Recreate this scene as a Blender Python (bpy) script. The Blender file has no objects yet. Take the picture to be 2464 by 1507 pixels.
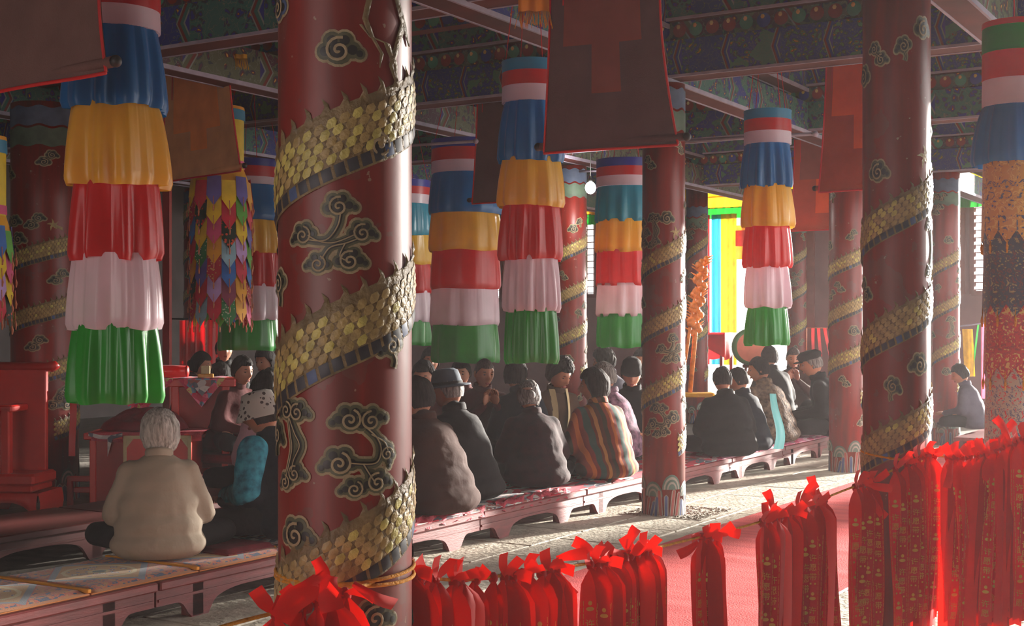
import bpy, math, random
from mathutils import Vector, Matrix, noise
R_ = random.Random(7)
sc = bpy.context.scene
COL = sc.collection
PI = math.pi

# ---------------------------------------------------------------- camera, light
F, CX, HY, CH = 3200.0, 1232.0, 790.0, 1.6
cam_d = bpy.data.cameras.new('camera'); cam = bpy.data.objects.new('camera', cam_d); COL.objects.link(cam)
cam.location = (0, 0, CH); cam.rotation_euler = (PI / 2, 0, 0)
cam_d.sensor_width = 36; cam_d.lens = 36 * F / 2464; cam_d.shift_y = (HY - 753.5) / 2464
cam_d.clip_end = 300
sc.camera = cam
sc.view_settings.view_transform = 'Standard'; sc.view_settings.look = 'None'
sc.view_settings.exposure = 0.16; sc.view_settings.gamma = 1
sc.view_settings.use_curve_mapping = False
sc.cycles.max_bounces = 7; sc.cycles.diffuse_bounces = 4; sc.cycles.glossy_bounces = 2
sc.cycles.transmission_bounces = 3; sc.cycles.volume_bounces = 1; sc.cycles.transparent_max_bounces = 8
sc.cycles.sample_clamp_indirect = 6
W = bpy.data.worlds.new('sky'); sc.world = W; W.use_nodes = True
W.node_tree.nodes['Background'].inputs[0].default_value = (1.0, 0.97, 0.94, 1)
W.node_tree.nodes['Background'].inputs[1].default_value = 4.6

def UV(u, v, z=0.0): return Vector((u * .5238 - v * .8518, u * .8518 + v * .5238, z))
def P(px, py, Z): return Vector(((px - CX) * Z / F, Z, CH - (py - HY) * Z / F))
def ZH(py, Z): return CH - (py - HY) * Z / F

def sun(name, frm, strength, ang, col):
    d = bpy.data.lights.new(name, 'SUN'); d.energy = strength; d.angle = ang; d.color = col
    o = bpy.data.objects.new(name, d); COL.objects.link(o)
    o.rotation_euler = Vector(frm).to_track_quat('Z', 'Y').to_euler(); o.location = (20, 30, 12)
    return o
sun('sun', (.75, .66, .155), 27.0, math.radians(3), (1.0, .93, .84))
def area(name, loc, look, sx, sy, e, col=(1, .96, .92)):
    d = bpy.data.lights.new(name, 'AREA'); d.shape = 'RECTANGLE'; d.size = sx; d.size_y = sy; d.energy = e; d.color = col
    o = bpy.data.objects.new(name, d); COL.objects.link(o)
    o.location = loc; o.rotation_euler = (Vector(loc) - Vector(look)).to_track_quat('Z', 'Y').to_euler()
    return o

# fill light added behind the camera, no entrance is built there
area('camera_side_fill', UV(-4.2, 3.2, 2.2), UV(6, 4.5, 1.4), 4.5, 3.2, 120)

# ---------------------------------------------------------------- materials
def lin(c):
    c = c / 255.0
    return c / 12.92 if c <= .04045 else ((c + .055) / 1.055) ** 2.4
def rgb(r, g, b): return (lin(r), lin(g), lin(b), 1)
MATS = {}
def nt(name):
    m = bpy.data.materials.new(name); m.use_nodes = True
    n = m.node_tree.nodes; l = m.node_tree.links
    return m, n, l, n['Principled BSDF']
def mat(name, c, rough=.6, var=.15, vs=6.0, bump=0, bs=30, metal=0, sheen=0, transl=0, coord='Object', c2=None, spec=.5, vst=(1, 1, 1)):
    if name in MATS: return MATS[name]
    m, n, l, b = nt(name)
    tc = n.new('ShaderNodeTexCoord'); mp = n.new('ShaderNodeMapping'); mp.inputs['Scale'].default_value = vst
    l.new(tc.outputs[coord], mp.inputs[0])
    nz = n.new('ShaderNodeTexNoise'); nz.inputs['Scale'].default_value = vs; nz.inputs['Detail'].default_value = 5
    l.new(mp.outputs[0], nz.inputs['Vector'])
    rp = n.new('ShaderNodeValToRGB'); l.new(nz.outputs[0], rp.inputs[0])
    a = [x * (1 - var) for x in c[:3]] + [1]; d = [min(1, x * (1 + var)) for x in c[:3]] + [1]
    if c2: d = list(c2)
    rp.color_ramp.elements[0].position = .32; rp.color_ramp.elements[0].color = a
    rp.color_ramp.elements[1].position = .68; rp.color_ramp.elements[1].color = d
    l.new(rp.outputs[0], b.inputs['Base Color'])
    b.inputs['Roughness'].default_value = rough; b.inputs['Metallic'].default_value = metal
    b.inputs['Specular IOR Level'].default_value = spec
    if sheen:
        b.inputs['Sheen Weight'].default_value = sheen
    if bump:
        nb = n.new('ShaderNodeTexNoise'); nb.inputs['Scale'].default_value = bs; nb.inputs['Detail'].default_value = 4
        l.new(mp.outputs[0], nb.inputs['Vector'])
        bp = n.new('ShaderNodeBump'); bp.inputs['Strength'].default_value = bump; bp.inputs['Distance'].default_value = .02
        l.new(nb.outputs[0], bp.inputs['Height']); l.new(bp.outputs[0], b.inputs['Normal'])
    if transl:
        tr = n.new('ShaderNodeBsdfTranslucent'); l.new(rp.outputs[0], tr.inputs[0])
        mx = n.new('ShaderNodeMixShader'); mx.inputs[0].default_value = transl
        out = n['Material Output']
        l.new(b.outputs[0], mx.inputs[1]); l.new(tr.outputs[0], mx.inputs[2]); l.new(mx.outputs[0], out.inputs[0])
    MATS[name] = m
    return m

def emis(name, c, s):
    m, n, l, b = nt(name); b.inputs['Emission Color'].default_value = c; b.inputs['Emission Strength'].default_value = s
    MATS[name] = m; return m

class NG:
    """small helper to chain math nodes"""
    def __init__(s, m): s.n = m.node_tree.nodes; s.l = m.node_tree.links
    def math(s, op, a, b=None, c=None):
        x = s.n.new('ShaderNodeMath'); x.operation = op
        for i, v in enumerate((a, b, c)):
            if v is None: continue
            if isinstance(v, (int, float)): x.inputs[i].default_value = v
            else: s.l.new(v, x.inputs[i])
        return x.outputs[0]
    def mix(s, f, a, b):
        x = s.n.new('ShaderNodeMix'); x.data_type = 'RGBA'
        for i, v in ((0, f), (6, a), (7, b)):
            if isinstance(v, (int, float)): x.inputs[i].default_value = v
            elif isinstance(v, tuple): x.inputs[i].default_value = v
            else: s.l.new(v, x.inputs[i])
        return x.outputs[2]
    def ramp(s, f, stops, const=True):
        x = s.n.new('ShaderNodeValToRGB'); s.l.new(f, x.inputs[0])
        cr = x.color_ramp
        if const: cr.interpolation = 'CONSTANT'
        cr.elements[0].position = stops[0][0]; cr.elements[0].color = stops[0][1]
        cr.elements[1].position = stops[1][0]; cr.elements[1].color = stops[1][1]
        for p, c in stops[2:]:
            e = cr.elements.new(p); e.color = c
        return x.outputs[0]

def satin(name, c, tr=.38, rough=.32, spec=.6):
    return mat(name, c, rough=rough, var=.10, vs=3, sheen=.25, transl=tr, spec=spec, bump=.15, bs=8)

M_ = lambda k: MATS[k]
# painted beam: panels of blue / green with gilt scrolls
def beam_mat(name, base1, base2, gold, line, sc_=1.0, dark=1.0):
    m, n, l, b = nt(name); g = NG(m)
    uv = n.new('ShaderNodeUVMap'); sp = n.new('ShaderNodeSeparateXYZ'); l.new(uv.outputs[0], sp.inputs[0])
    u, v = sp.outputs[0], sp.outputs[1]
    pu = g.math('MULTIPLY', u, 1.35 * sc_)
    cell = g.math('FLOOR', pu); fr = g.math('FRACT', pu)
    par = g.math('MODULO', cell, 2.0)
    base = g.mix(par, base1, base2)
    # scroll work
    vo = n.new('ShaderNodeTexVoronoi'); vo.inputs['Scale'].default_value = 13 * sc_
    nd = n.new('ShaderNodeTexNoise'); nd.inputs['Scale'].default_value = 9; l.new(uv.outputs[0], nd.inputs['Vector'])
    dv = n.new('ShaderNodeVectorMath'); dv.operation = 'MULTIPLY_ADD'; dv.inputs[1].default_value = (.16, .16, .16); l.new(nd.outputs['Color'], dv.inputs[0]); l.new(uv.outputs[0], dv.inputs[2]); l.new(dv.outputs[0], vo.inputs[0])
    vo2 = n.new('ShaderNodeTexVoronoi'); vo2.feature = 'DISTANCE_TO_EDGE'; vo2.inputs['Scale'].default_value = 13 * sc_; l.new(dv.outputs[0], vo2.inputs[0])
    scc = g.ramp(vo.outputs['Distance'], [(0, gold), (.13, rgb(96, 40, 34)), (.22, base2), (.34, rgb(52, 60, 62)), (.46, base1)])
    nz = n.new('ShaderNodeTexNoise'); nz.inputs['Scale'].default_value = 4; l.new(uv.outputs[0], nz.inputs['Vector'])
    c = g.mix(g.math('GREATER_THAN', nz.outputs[0], .44), base, scc)
    c = g.mix(g.math('LESS_THAN', vo2.outputs[0], .014), c, rgb(104, 108, 96))
    # cross bands at panel ends, zigzag
    zz = g.math('ABSOLUTE', g.math('SUBTRACT', g.math('MULTIPLY', v, 2.0), 0))
    tri = g.math('ABSOLUTE', g.math('SUBTRACT', g.math('FRACT', g.math('MULTIPLY', v, 3.0)), .5))
    e = g.math('ADD', fr, g.math('MULTIPLY', tri, .25))
    band = g.ramp(e, [(0, line), (.06, rgb(120, 128, 120)), (.085, base1), (.13, rgb(105, 44, 38)), (.17, rgb(120, 128, 120)), (.19, (0, 0, 0, 0))])
    c = g.mix(g.math('LESS_THAN', e, .19), c, band)
    l.new(c, b.inputs['Base Color']); b.inputs['Roughness'].default_value = .75
    MATS[name] = m
    return m
beam_mat('beam_paint', rgb(52, 96, 88), rgb(44, 52, 118), rgb(190, 150, 60), rgb(40, 44, 120))
beam_mat('beam_paint_b', rgb(40, 48, 112), rgb(70, 110, 92), rgb(180, 130, 60), rgb(60, 50, 130), 1.7)
beam_mat('beam_paint_c', rgb(82, 88, 66), rgb(74, 46, 60), rgb(196, 150, 70), rgb(50, 46, 110), .8)
mat('beam_red', rgb(84, 32, 28), .7, .3, 3)
mat('beam_edge', rgb(150, 140, 156), .6, .15, 9)
mat('ceiling_wood', rgb(48, 27, 23), .85, .4, 2, vst=(1, 8, 1))
mat('disc_green', rgb(66, 130, 104), .6); mat('disc_red', rgb(128, 50, 36), .6); mat('disc_blue', rgb(52, 58, 140), .6); mat('disc_gold', rgb(200, 170, 110), .5)

# pillar lacquer: worn vermilion
def lacquer():
    m, n, l, b = nt('pillar_lacquer'); g = NG(m)
    tc = n.new('ShaderNodeTexCoord'); mp = n.new('ShaderNodeMapping'); mp.inputs['Scale'].default_value = (6, 6, .7); l.new(tc.outputs['Object'], mp.inputs[0])
    n1 = n.new('ShaderNodeTexNoise'); n1.inputs['Scale'].default_value = 1.6; n1.inputs['Detail'].default_value = 6; l.new(mp.outputs[0], n1.inputs['Vector'])
    n2 = n.new('ShaderNodeTexNoise'); n2.inputs['Scale'].default_value = 3.1; n2.inputs['Detail'].default_value = 8; l.new(tc.outputs['Object'], n2.inputs['Vector'])
    n3 = n.new('ShaderNodeTexNoise'); n3.inputs['Scale'].default_value = 28; n3.inputs['Detail'].default_value = 3; l.new(tc.outputs['Object'], n3.inputs['Vector'])
    c = g.ramp(n1.outputs[0], [(.3, rgb(100, 26, 18)), (.5, rgb(128, 30, 20)), (.7, rgb(94, 38, 31))], False)
    c = g.mix(g.math('MULTIPLY', g.math('GREATER_THAN', n2.outputs[0], .58), .4), c, rgb(104, 66, 58))
    c = g.mix(g.math('MULTIPLY', g.math('GREATER_THAN', n3.outputs[0], .72), .7), c, rgb(160, 130, 108))
    l.new(c, b.inputs['Base Color']); b.inputs['Roughness'].default_value = .42
    bp = n.new('ShaderNodeBump'); bp.inputs['Strength'].default_value = .25; bp.inputs['Distance'].default_value = .01
    l.new(n2.outputs[0], bp.inputs['Height']); l.new(bp.outputs[0], b.inputs['Normal'])
    MATS['pillar_lacquer'] = m
lacquer()
mat('cloud_rim', rgb(150, 132, 100), .55, .25, 20, bump=.3, bs=60)
mat('cloud_mid', rgb(84, 84, 62), .5, .3, 12, bump=.2)
mat('cloud_dark', rgb(40, 38, 36), .45, .35, 14)
mat('cloud_blue', rgb(70, 84, 116), .5, .25, 12)
mat('gilt_body', rgb(120, 100, 66), .5, .35, 18, bump=.5, bs=50)
mat('gilt_scale', rgb(160, 136, 84), .42, .3, 25, bump=.3, bs=70)
mat('gilt_bright', rgb(186, 172, 92), .42, .25, 25, bump=.3, bs=70)
mat('gilt_orange', rgb(160, 100, 52), .5, .2, 9)
mat('belly_dark', rgb(52, 52, 58), .5, .35, 22)
mat('belly_blue', rgb(66, 84, 122), .5, .25, 22)
mat('collar_blue', rgb(70, 84, 108), .6, .25, 8); mat('collar_green', rgb(78, 98, 80), .6, .25, 8)
mat('wave_green', rgb(88, 106, 94), .6, .2, 9); mat('wave_pale', rgb(160, 150, 136), .6, .2, 9)
mat('wave_blue', rgb(72, 80, 118), .6, .2, 9); mat('wave_red', rgb(150, 70, 62), .6, .2, 9)

for k, c in dict(light_blue=(58, 150, 192), red=(210, 26, 32), white=(230, 208, 220), blue=(22, 114, 184), yellow=(240, 190, 56),
                 green=(34, 148, 46), navy=(48, 48, 160), cyan=(40, 150, 180)).items():
    satin('satin_' + k, rgb(*c))
mat('stone_slab', rgb(182, 172, 154), .7, .2, 5, bump=.6, bs=22, c2=rgb(214, 204, 186))
mat('stone_pebbled', rgb(170, 160, 144), .85, .4, 60, bump=1.0, bs=90)
mat('mortar', rgb(110, 102, 92), .95, .2, 8, bump=.4)
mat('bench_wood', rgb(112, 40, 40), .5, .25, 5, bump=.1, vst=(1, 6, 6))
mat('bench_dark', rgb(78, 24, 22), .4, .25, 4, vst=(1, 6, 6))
mat('red_lacquer', rgb(200, 30, 20), .38, .12, 4)
mat('red_deep', rgb(160, 22, 18), .5, .15, 4)
mat('iron_black', rgb(30, 28, 28), .5)
mat('thangka_brown', rgb(112, 80, 74), .85, .12, 5, bump=.25, bs=160, transl=.12)
mat('thangka_tan', rgb(210, 152, 100), .85, .12, 5, bump=.25, bs=160, transl=.12)
mat('thangka_plum', rgb(96, 66, 66), .85, .12, 5, bump=.25, bs=160, transl=.1)
mat('thangka_rust', rgb(166, 64, 42), .85, .12, 5, bump=.25, bs=160, transl=.2)
mat('patch_red', rgb(132, 64, 56), .85, .1, 5, transl=.15); mat('patch_orange', rgb(236, 146, 76), .85, .1, 5, transl=.2)
mat('patch_vermilion', rgb(224, 84, 40), .85, .1, 5, transl=.25)
mat('braid_red', rgb(190, 24, 26), .6, .1)
mat('scarf_orange', rgb(226, 140, 44), .6, .15, 8, transl=.3)
mat('scarf_yellow', rgb(214, 164, 34), .6, .2, 8, transl=.3)
satin('ribbon_red', rgb(228, 20, 6), .32, .55, .25)
satin('ribbon_deep', rgb(190, 10, 4), .3, .6, .2)
mat('gold_print', rgb(206, 140, 40), .4, .15, 30)
mat('rope_yellow', rgb(206, 138, 40), .8, .2, 60, bump=.5, bs=120)
mat('rope_pink', rgb(196, 120, 90), .8, .2, 60)
mat('wall_plaster', rgb(132, 96, 96), .85, .15, 2)
mat('wall_grey', rgb(120, 112, 112), .85, .15, 2)
mat('window_wood', rgb(120, 66, 60), .7, .2, 3)

# ---------------------------------------------------------------- mesh builder
class MB:
    def __init__(s): s.v = []; s.f = []; s.m = []; s.uv = {}; s.smooth = []
    def add(s, vs, fs, m=0, M=None, sm=True):
        o = len(s.v)
        s.v += [tuple(M @ Vector(p)) for p in vs] if M is not None else [tuple(p) for p in vs]
        for f in fs:
            s.f.append(tuple(i + o for i in f)); s.m.append(m); s.smooth.append(sm)
        return s
    def box(s, a, b, m=0, M=None):
        x0, y0, z0 = a; x1, y1, z1 = b
        vs = [(x0, y0, z0), (x1, y0, z0), (x1, y1, z0), (x0, y1, z0), (x0, y0, z1), (x1, y0, z1), (x1, y1, z1), (x0, y1, z1)]
        return s.add(vs, [(0, 3, 2, 1), (4, 5, 6, 7), (0, 1, 5, 4), (1, 2, 6, 5), (2, 3, 7, 6), (3, 0, 4, 7)], m, M, False)
    def bbox(s, a, b, bv, m=0, M=None):
        """box with chamfered edges (octagonal rings)"""
        x0, y0, z0 = a; x1, y1, z1 = b
        rings = []
        for z, i in ((z0, bv), (z0 + bv, 0), (z1 - bv, 0), (z1, bv)):
            k = bv
            rings.append([(x0 + i + k, y0 + i, z), (x1 - i - k, y0 + i, z), (x1 - i, y0 + i + k, z), (x1 - i, y1 - i - k, z), (x1 - i - k, y1 - i, z), (x0 + i + k, y1 - i, z), (x0 + i, y1 - i - k, z), (x0 + i, y0 + i + k, z)])
        vs = sum(rings, []); fs = []
        for r in range(3):
            for j in range(8):
                fs.append((r * 8 + j, r * 8 + (j + 1) % 8, (r + 1) * 8 + (j + 1) % 8, (r + 1) * 8 + j))
        fs.append(tuple(range(7, -1, -1))); fs.append(tuple(range(24, 32)))
        return s.add(vs, fs, m, M, False)
    def lathe(s, prof, n=32, m=0, M=None, cap=True, ax=1.0, ay=1.0):
        vs = []; fs = []
        for r, z in prof:
            for j in range(n):
                a = 2 * PI * j / n; vs.append((r * math.cos(a) * ax, r * math.sin(a) * ay, z))
        for i in range(len(prof) - 1):
            for j in range(n):
                fs.append((i * n + j, i * n + (j + 1) % n, (i + 1) * n + (j + 1) % n, (i + 1) * n + j))
        if cap:
            fs.append(tuple(range(n - 1, -1, -1))); k = (len(prof) - 1) * n; fs.append(tuple(range(k, k + n)))
        return s.add(vs, fs, m, M)
    def tube(s, pts, rad, n=8, m=0, M=None, cap=True):
        pts = [Vector(p) for p in pts]
        if not hasattr(rad, '__len__'): rad = [rad] * len(pts)
        vs = []; fs = []; up = None
        for i, p in enumerate(pts):
            t = (pts[min(i + 1, len(pts) - 1)] - pts[max(i - 1, 0)]).normalized()
            if up is None: up = t.orthogonal().normalized()
            up = (up - t * up.dot(t)).normalized(); w = t.cross(up)
            for j in range(n):
                a = 2 * PI * j / n; vs.append(p + (up * math.cos(a) + w * math.sin(a)) * rad[i])
        for i in range(len(pts) - 1):
            for j in range(n):
                fs.append((i * n + j, i * n + (j + 1) % n, (i + 1) * n + (j + 1) % n, (i + 1) * n + j))
        if cap:
            fs.append(tuple(range(n - 1, -1, -1))); k = (len(pts) - 1) * n; fs.append(tuple(range(k, k + n)))
        return s.add(vs, fs, m, M)
    def ell(s, c, r, m=0, M=None, nu=16, nv=10, fn=None):
        vs = []; fs = []
        for i in range(nv + 1):
            ph = -PI / 2 + PI * i / nv
            for j in range(nu):
                a = 2 * PI * j / nu
                p = Vector((math.cos(ph) * math.cos(a), math.cos(ph) * math.sin(a), math.sin(ph)))
                q = Vector((p.x * r[0], p.y * r[1], p.z * r[2]))
                if fn: q = fn(p, q)
                vs.append(q + Vector(c))
        for i in range(nv):
            for j in range(nu):
                fs.append((i * nu + j, i * nu + (j + 1) % nu, (i + 1) * nu + (j + 1) % nu, (i + 1) * nu + j))
        return s.add(vs, fs, m, M)
    def grid(s, nx, ny, fn, m=0, M=None, uv=False, sm=True):
        o = len(s.f)
        vs = [fn(i / nx, j / ny) for j in range(ny + 1) for i in range(nx + 1)]
        fs = []
        for j in range(ny):
            for i in range(nx):
                a = j * (nx + 1) + i
                fs.append((a, a + 1, a + nx + 2, a + nx + 1))
                if uv: s.uv[o + len(fs) - 1] = [(i / nx, j / ny), ((i + 1) / nx, j / ny), ((i + 1) / nx, (j + 1) / ny), (i / nx, (j + 1) / ny)]
        return s.add(vs, fs, m, M, sm)
    def mesh(s, name, mats):
        me = bpy.data.meshes.new(name)
        me.from_pydata(s.v, [], s.f)
        if not isinstance(mats, (list, tuple)): mats = [mats]
        for k in mats: me.materials.append(MATS[k] if isinstance(k, str) else k)
        me.polygons.foreach_set('material_index', s.m); me.polygons.foreach_set('use_smooth', s.smooth)
        if s.uv:
            lay = me.uv_layers.new(name='UVMap')
            for fi, c in s.uv.items():
                p = me.polygons[fi]
                for k, li in enumerate(p.loop_indices): lay.data[li].uv = c[k]
        me.update()
        return me
    def obj(s, name, mats, parent=None, **kw):
        return place(s.mesh(name, mats), name, parent, **kw)
def place(me, name, parent=None, loc=(0, 0, 0), rz=0, scale=None, M=None):
    o = bpy.data.objects.new(name, me); COL.objects.link(o)
    if M is not None: o.matrix_basis = M
    else: o.location = loc; o.rotation_euler = (0, 0, rz)
    if scale: o.scale = scale
    if parent: o.parent = parent
    return o
def tag(o, label=None, cat=None, group=None, kind=None):
    if label: o['label'] = label
    if cat: o['category'] = cat
    if group: o['group'] = group
    if kind: o['kind'] = kind
    return o
def thing(name, label, cat, loc=(0, 0, 0), rz=0, group=None, kind=None):
    o = bpy.data.objects.new(name, None); COL.objects.link(o); o.empty_display_size = .1
    o.location = loc; o.rotation_euler = (0, 0, rz)
    return tag(o, label, cat, group, kind)
D2ANG = math.atan2(.5238, -.8518)      # direction of +v in plan
D1ANG = math.atan2(.8518, .5238)       # direction of +u in plan

# ---------------------------------------------------------------- floor, ceiling, walls
fl = MB(); fl.box((-26, -4, -.3), (34, 42, -.012)); floor = tag(fl.obj('floor', 'mortar'), kind='structure')
r = random.Random(3)
slab_meshes = []
for k in range(6):
    b = MB(); w, h = .80 - .012, .62 - .012
    b.bbox((-w / 2, -h / 2, -.03), (w / 2, h / 2, r.uniform(-.001, .003)), .006); slab_meshes.append(b.mesh('stone_slab', 'stone_slab'))
for iu in range(3, 26):
    for iv in range(-1, 11):
        u = iu * .8 + (iv % 2) * .4; v = iv * .62 + .35
        if 12.9 < v: continue
        place(slab_meshes[r.randrange(6)], 'stone_slab', floor, loc=UV(u, v, r.uniform(-.002, .002)), rz=D1ANG + r.uniform(-.003, .003))
def uvbox(b, u0, u1, v0, v1, z0, z1, m=0):
    c = [UV(u, v) for u, v in ((u0, v0), (u1, v0), (u1, v1), (u0, v1))]
    vs = [(p.x, p.y, z0) for p in c] + [(p.x, p.y, z1) for p in c]
    return b.add(vs, [(0, 3, 2, 1), (4, 5, 6, 7), (0, 1, 5, 4), (1, 2, 6, 5), (2, 3, 7, 6), (3, 0, 4, 7)], m, None, False)
cl = MB(); uvbox(cl, -5, 24.2, -2.5, 19, 4.86, 5.1); ceiling = tag(cl.obj('ceiling', 'ceiling_wood'), kind='structure')
# ceiling boards between the beams
for k in range(14):
    b = MB(); uvbox(b, 5.0 + k * 1.35, 5.06 + k * 1.35, .5, 18.8, 4.74, 4.862); b.obj('ceiling_joist', 'beam_red', ceiling)
# back wall with tall lattice openings: (v0, v1, z0, z1)
UW = 24.0
opens = [(4.28, 5.33, 2.2, 4.40), (5.47, 6.22, 2.2, 4.40), (8.25, 10.42, .05, 4.40), (12.72, 13.45, 2.25, 4.40), (15.0, 15.5, 2.2, 4.40)]
wb = MB(); v = 4.1
for (a, c, z0, z1) in opens:
    uvbox(wb, UW, UW + .2, v, a, 0, 4.9); uvbox(wb, UW, UW + .2, a, c, 0, z0); uvbox(wb, UW, UW + .2, a, c, z1, 4.9); v = c
uvbox(wb, UW, UW + .2, v, 19, 0, 4.9)
wall_back = tag(wb.obj('wall_back', 'wall_plaster'), kind='structure')
b = MB(); uvbox(b, -5, UW, 18.8, 19, 0, 4.9); tag(b.obj('wall_left', 'wall_grey'), kind='structure')
b = MB(); uvbox(b, -5, 8.5, -2.5, -2.3, 0, 4.9); uvbox(b, 17.1, 18.7, -2.5, -2.3, 0, 4.9); uvbox(b, UW, UW + .2, -1.0, .15, 0, 4.9); tag(b.obj('wall_right_and_sun_blocks', 'wall_plaster'), kind='structure')  # right wall, then two unseen panels added to block the sun
b = MB(); uvbox(b, -5.2, -5, -2.5, 19, 0, 4.9); tag(b.obj('wall_front', 'wall_plaster'), kind='structure')
for i, (a, c, z0, z1) in enumerate(opens):
    if i == 2: continue
    w = MB()
    for (p, q, r0, r1) in ((a - .03, a + .05, z0, z1), (c - .05, c + .03, z0, z1), (a, c, z0 - .03, z0 + .05), (a, c, z1 - .05, z1 + .03)):
        uvbox(w, UW - .04, UW + .1, p, q, r0, r1)
    win = tag(w.obj('window_%d' % (i + 1), 'window_wood'), kind='structure')
    lb = MB(); k = 0
    zz = z0 + .06
    while zz < z1:
        uvbox(lb, UW + .02, UW + .05, a, c, zz, zz + .018); zz += .13
    vv = a + .1
    while vv < c:
        uvbox(lb, UW + .05, UW + .08, vv, vv + .018, z0, z1); vv += .15
    # scalloped inner rim of round studs
    zz = z0 + .04
    while zz < z1:
        for vv in (a + .04, c - .04):
            p = UV(UW + .02, vv, zz); lb.ell(p, (.035, .035, .055), nu=8, nv=4)
        zz += .13
    lb.obj('lattice', 'window_wood', win)
# door frame and half drawn door curtains
dr = MB(); a, c = opens[2][:2]
for (p, q, r0, r1) in ((a - .1, a + .08, 0, 3.85), (c - .08, c + .1, 0, 4.42), (a, c, 4.36, 4.44), (9.30, 9.36, 2.9, 4.4)): uvbox(dr, UW - .06, UW + .12, p, q, r0, r1)
tag(dr.obj('door_1', 'window_wood'), kind='structure')
def cloth_panel(name, u, v0, v1, z0, z1, m, nf=6, amp=.05, parent=None, curve=0):
    b = MB()
    def fn(s, t):
        vv = v0 + (v1 - v0) * s; z = z1 + (z0 - z1) * t
        k = math.sin(s * nf * 2 * PI) * amp * (.4 + .6 * t) + amp * .4 * math.sin(s * nf * 4.7 + 1)
        return UV(u + k, vv + curve * t * t, z)
    b.grid(max(12, nf * 8), 8, fn)
    return b.obj(name, m, parent)
dc = thing('door_curtain', 'yellow, blue and red cloth hanging in the bright far doorway', 'curtain')
cloth_panel('curtain_panel', UW - .25, 10.15, 10.35, .9, 3.78, 'satin_red', 2, .03, dc)
cloth_panel('curtain_panel', UW - .22, 9.92, 10.12, .9, 3.78, 'satin_cyan', 2, .03, dc)
cloth_panel('curtain_panel', UW - .25, 9.60, 9.92, .9, 3.78, 'scarf_yellow', 3, .03, dc)
cloth_panel('curtain_panel', UW - .28, 8.9, 9.60, 2.9, 3.55, 'scarf_orange', 3, .05, dc)
mat('curtain_pink', rgb(230, 110, 140), .6, transl=.3)
cloth_panel('curtain_panel', UW - .31, 8.9, 9.60, 3.15, 3.45, 'curtain_pink', 3, .05, dc)
# offering table draped red in the doorway
t = thing('offering_table', 'red draped offering table standing in front of the bright doorway', 'table', UV(22.6, 9.75, 0), D2ANG)
b = MB(); b.bbox((-.5, -.3, 1.42), (.45, .3, 1.5), .01); b.obj('table_top', 'red_deep', t)
for x in (-.42, .38):
    for y in (-.24, .22):
        b = MB(); b.bbox((x - .03, y - .03, 0), (x + .03, y + .03, 1.42), .006); b.obj('leg', 'red_deep', t)
b = MB()
def dr_fn(s, q):
    a = s * 6.2832; k = 1 + .05 * math.sin(a * 9) * q
    return (math.copysign(min(.53, abs(.75 * math.cos(a))), math.cos(a)) * k, math.copysign(min(.33, abs(.6 * math.sin(a))), math.sin(a)) * k, 1.52 - q * (.38 + .12 * math.sin(a * 3)))
b.grid(60, 6, dr_fn); b.obj('table_cover', 'satin_red', t)

# valance along the back wall
va = thing('wall_valance', 'yellow pleated valance with a green hem along the far wall', 'valance')
def pleat(name, z0, z1, m, off, nf, amp, v0=4.1, v1=18.7):
    b = MB()
    def fn(s, t):
        return UV(UW - off - amp * (.5 + .5 * math.sin(s * nf * 2 * PI)) * (.3 + .7 * t), v0 + (v1 - v0) * s, z1 + (z0 - z1) * t)
    b.grid(nf * 6, 3, fn); b.obj(name, m, va)
mat('valance_yellow', rgb(250, 206, 20), .6, transl=.3); mat('valance_orange', rgb(240, 168, 40), .6, transl=.3)
pleat('yellow_band', 4.12, 4.42, 'valance_yellow', .10, 30, .02)
pleat('orange_pleats', 3.90, 4.14, 'valance_orange', .12, 90, .05)
pleat('green_hem', 3.70, 3.92, 'satin_green', .13, 90, .06)

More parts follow.
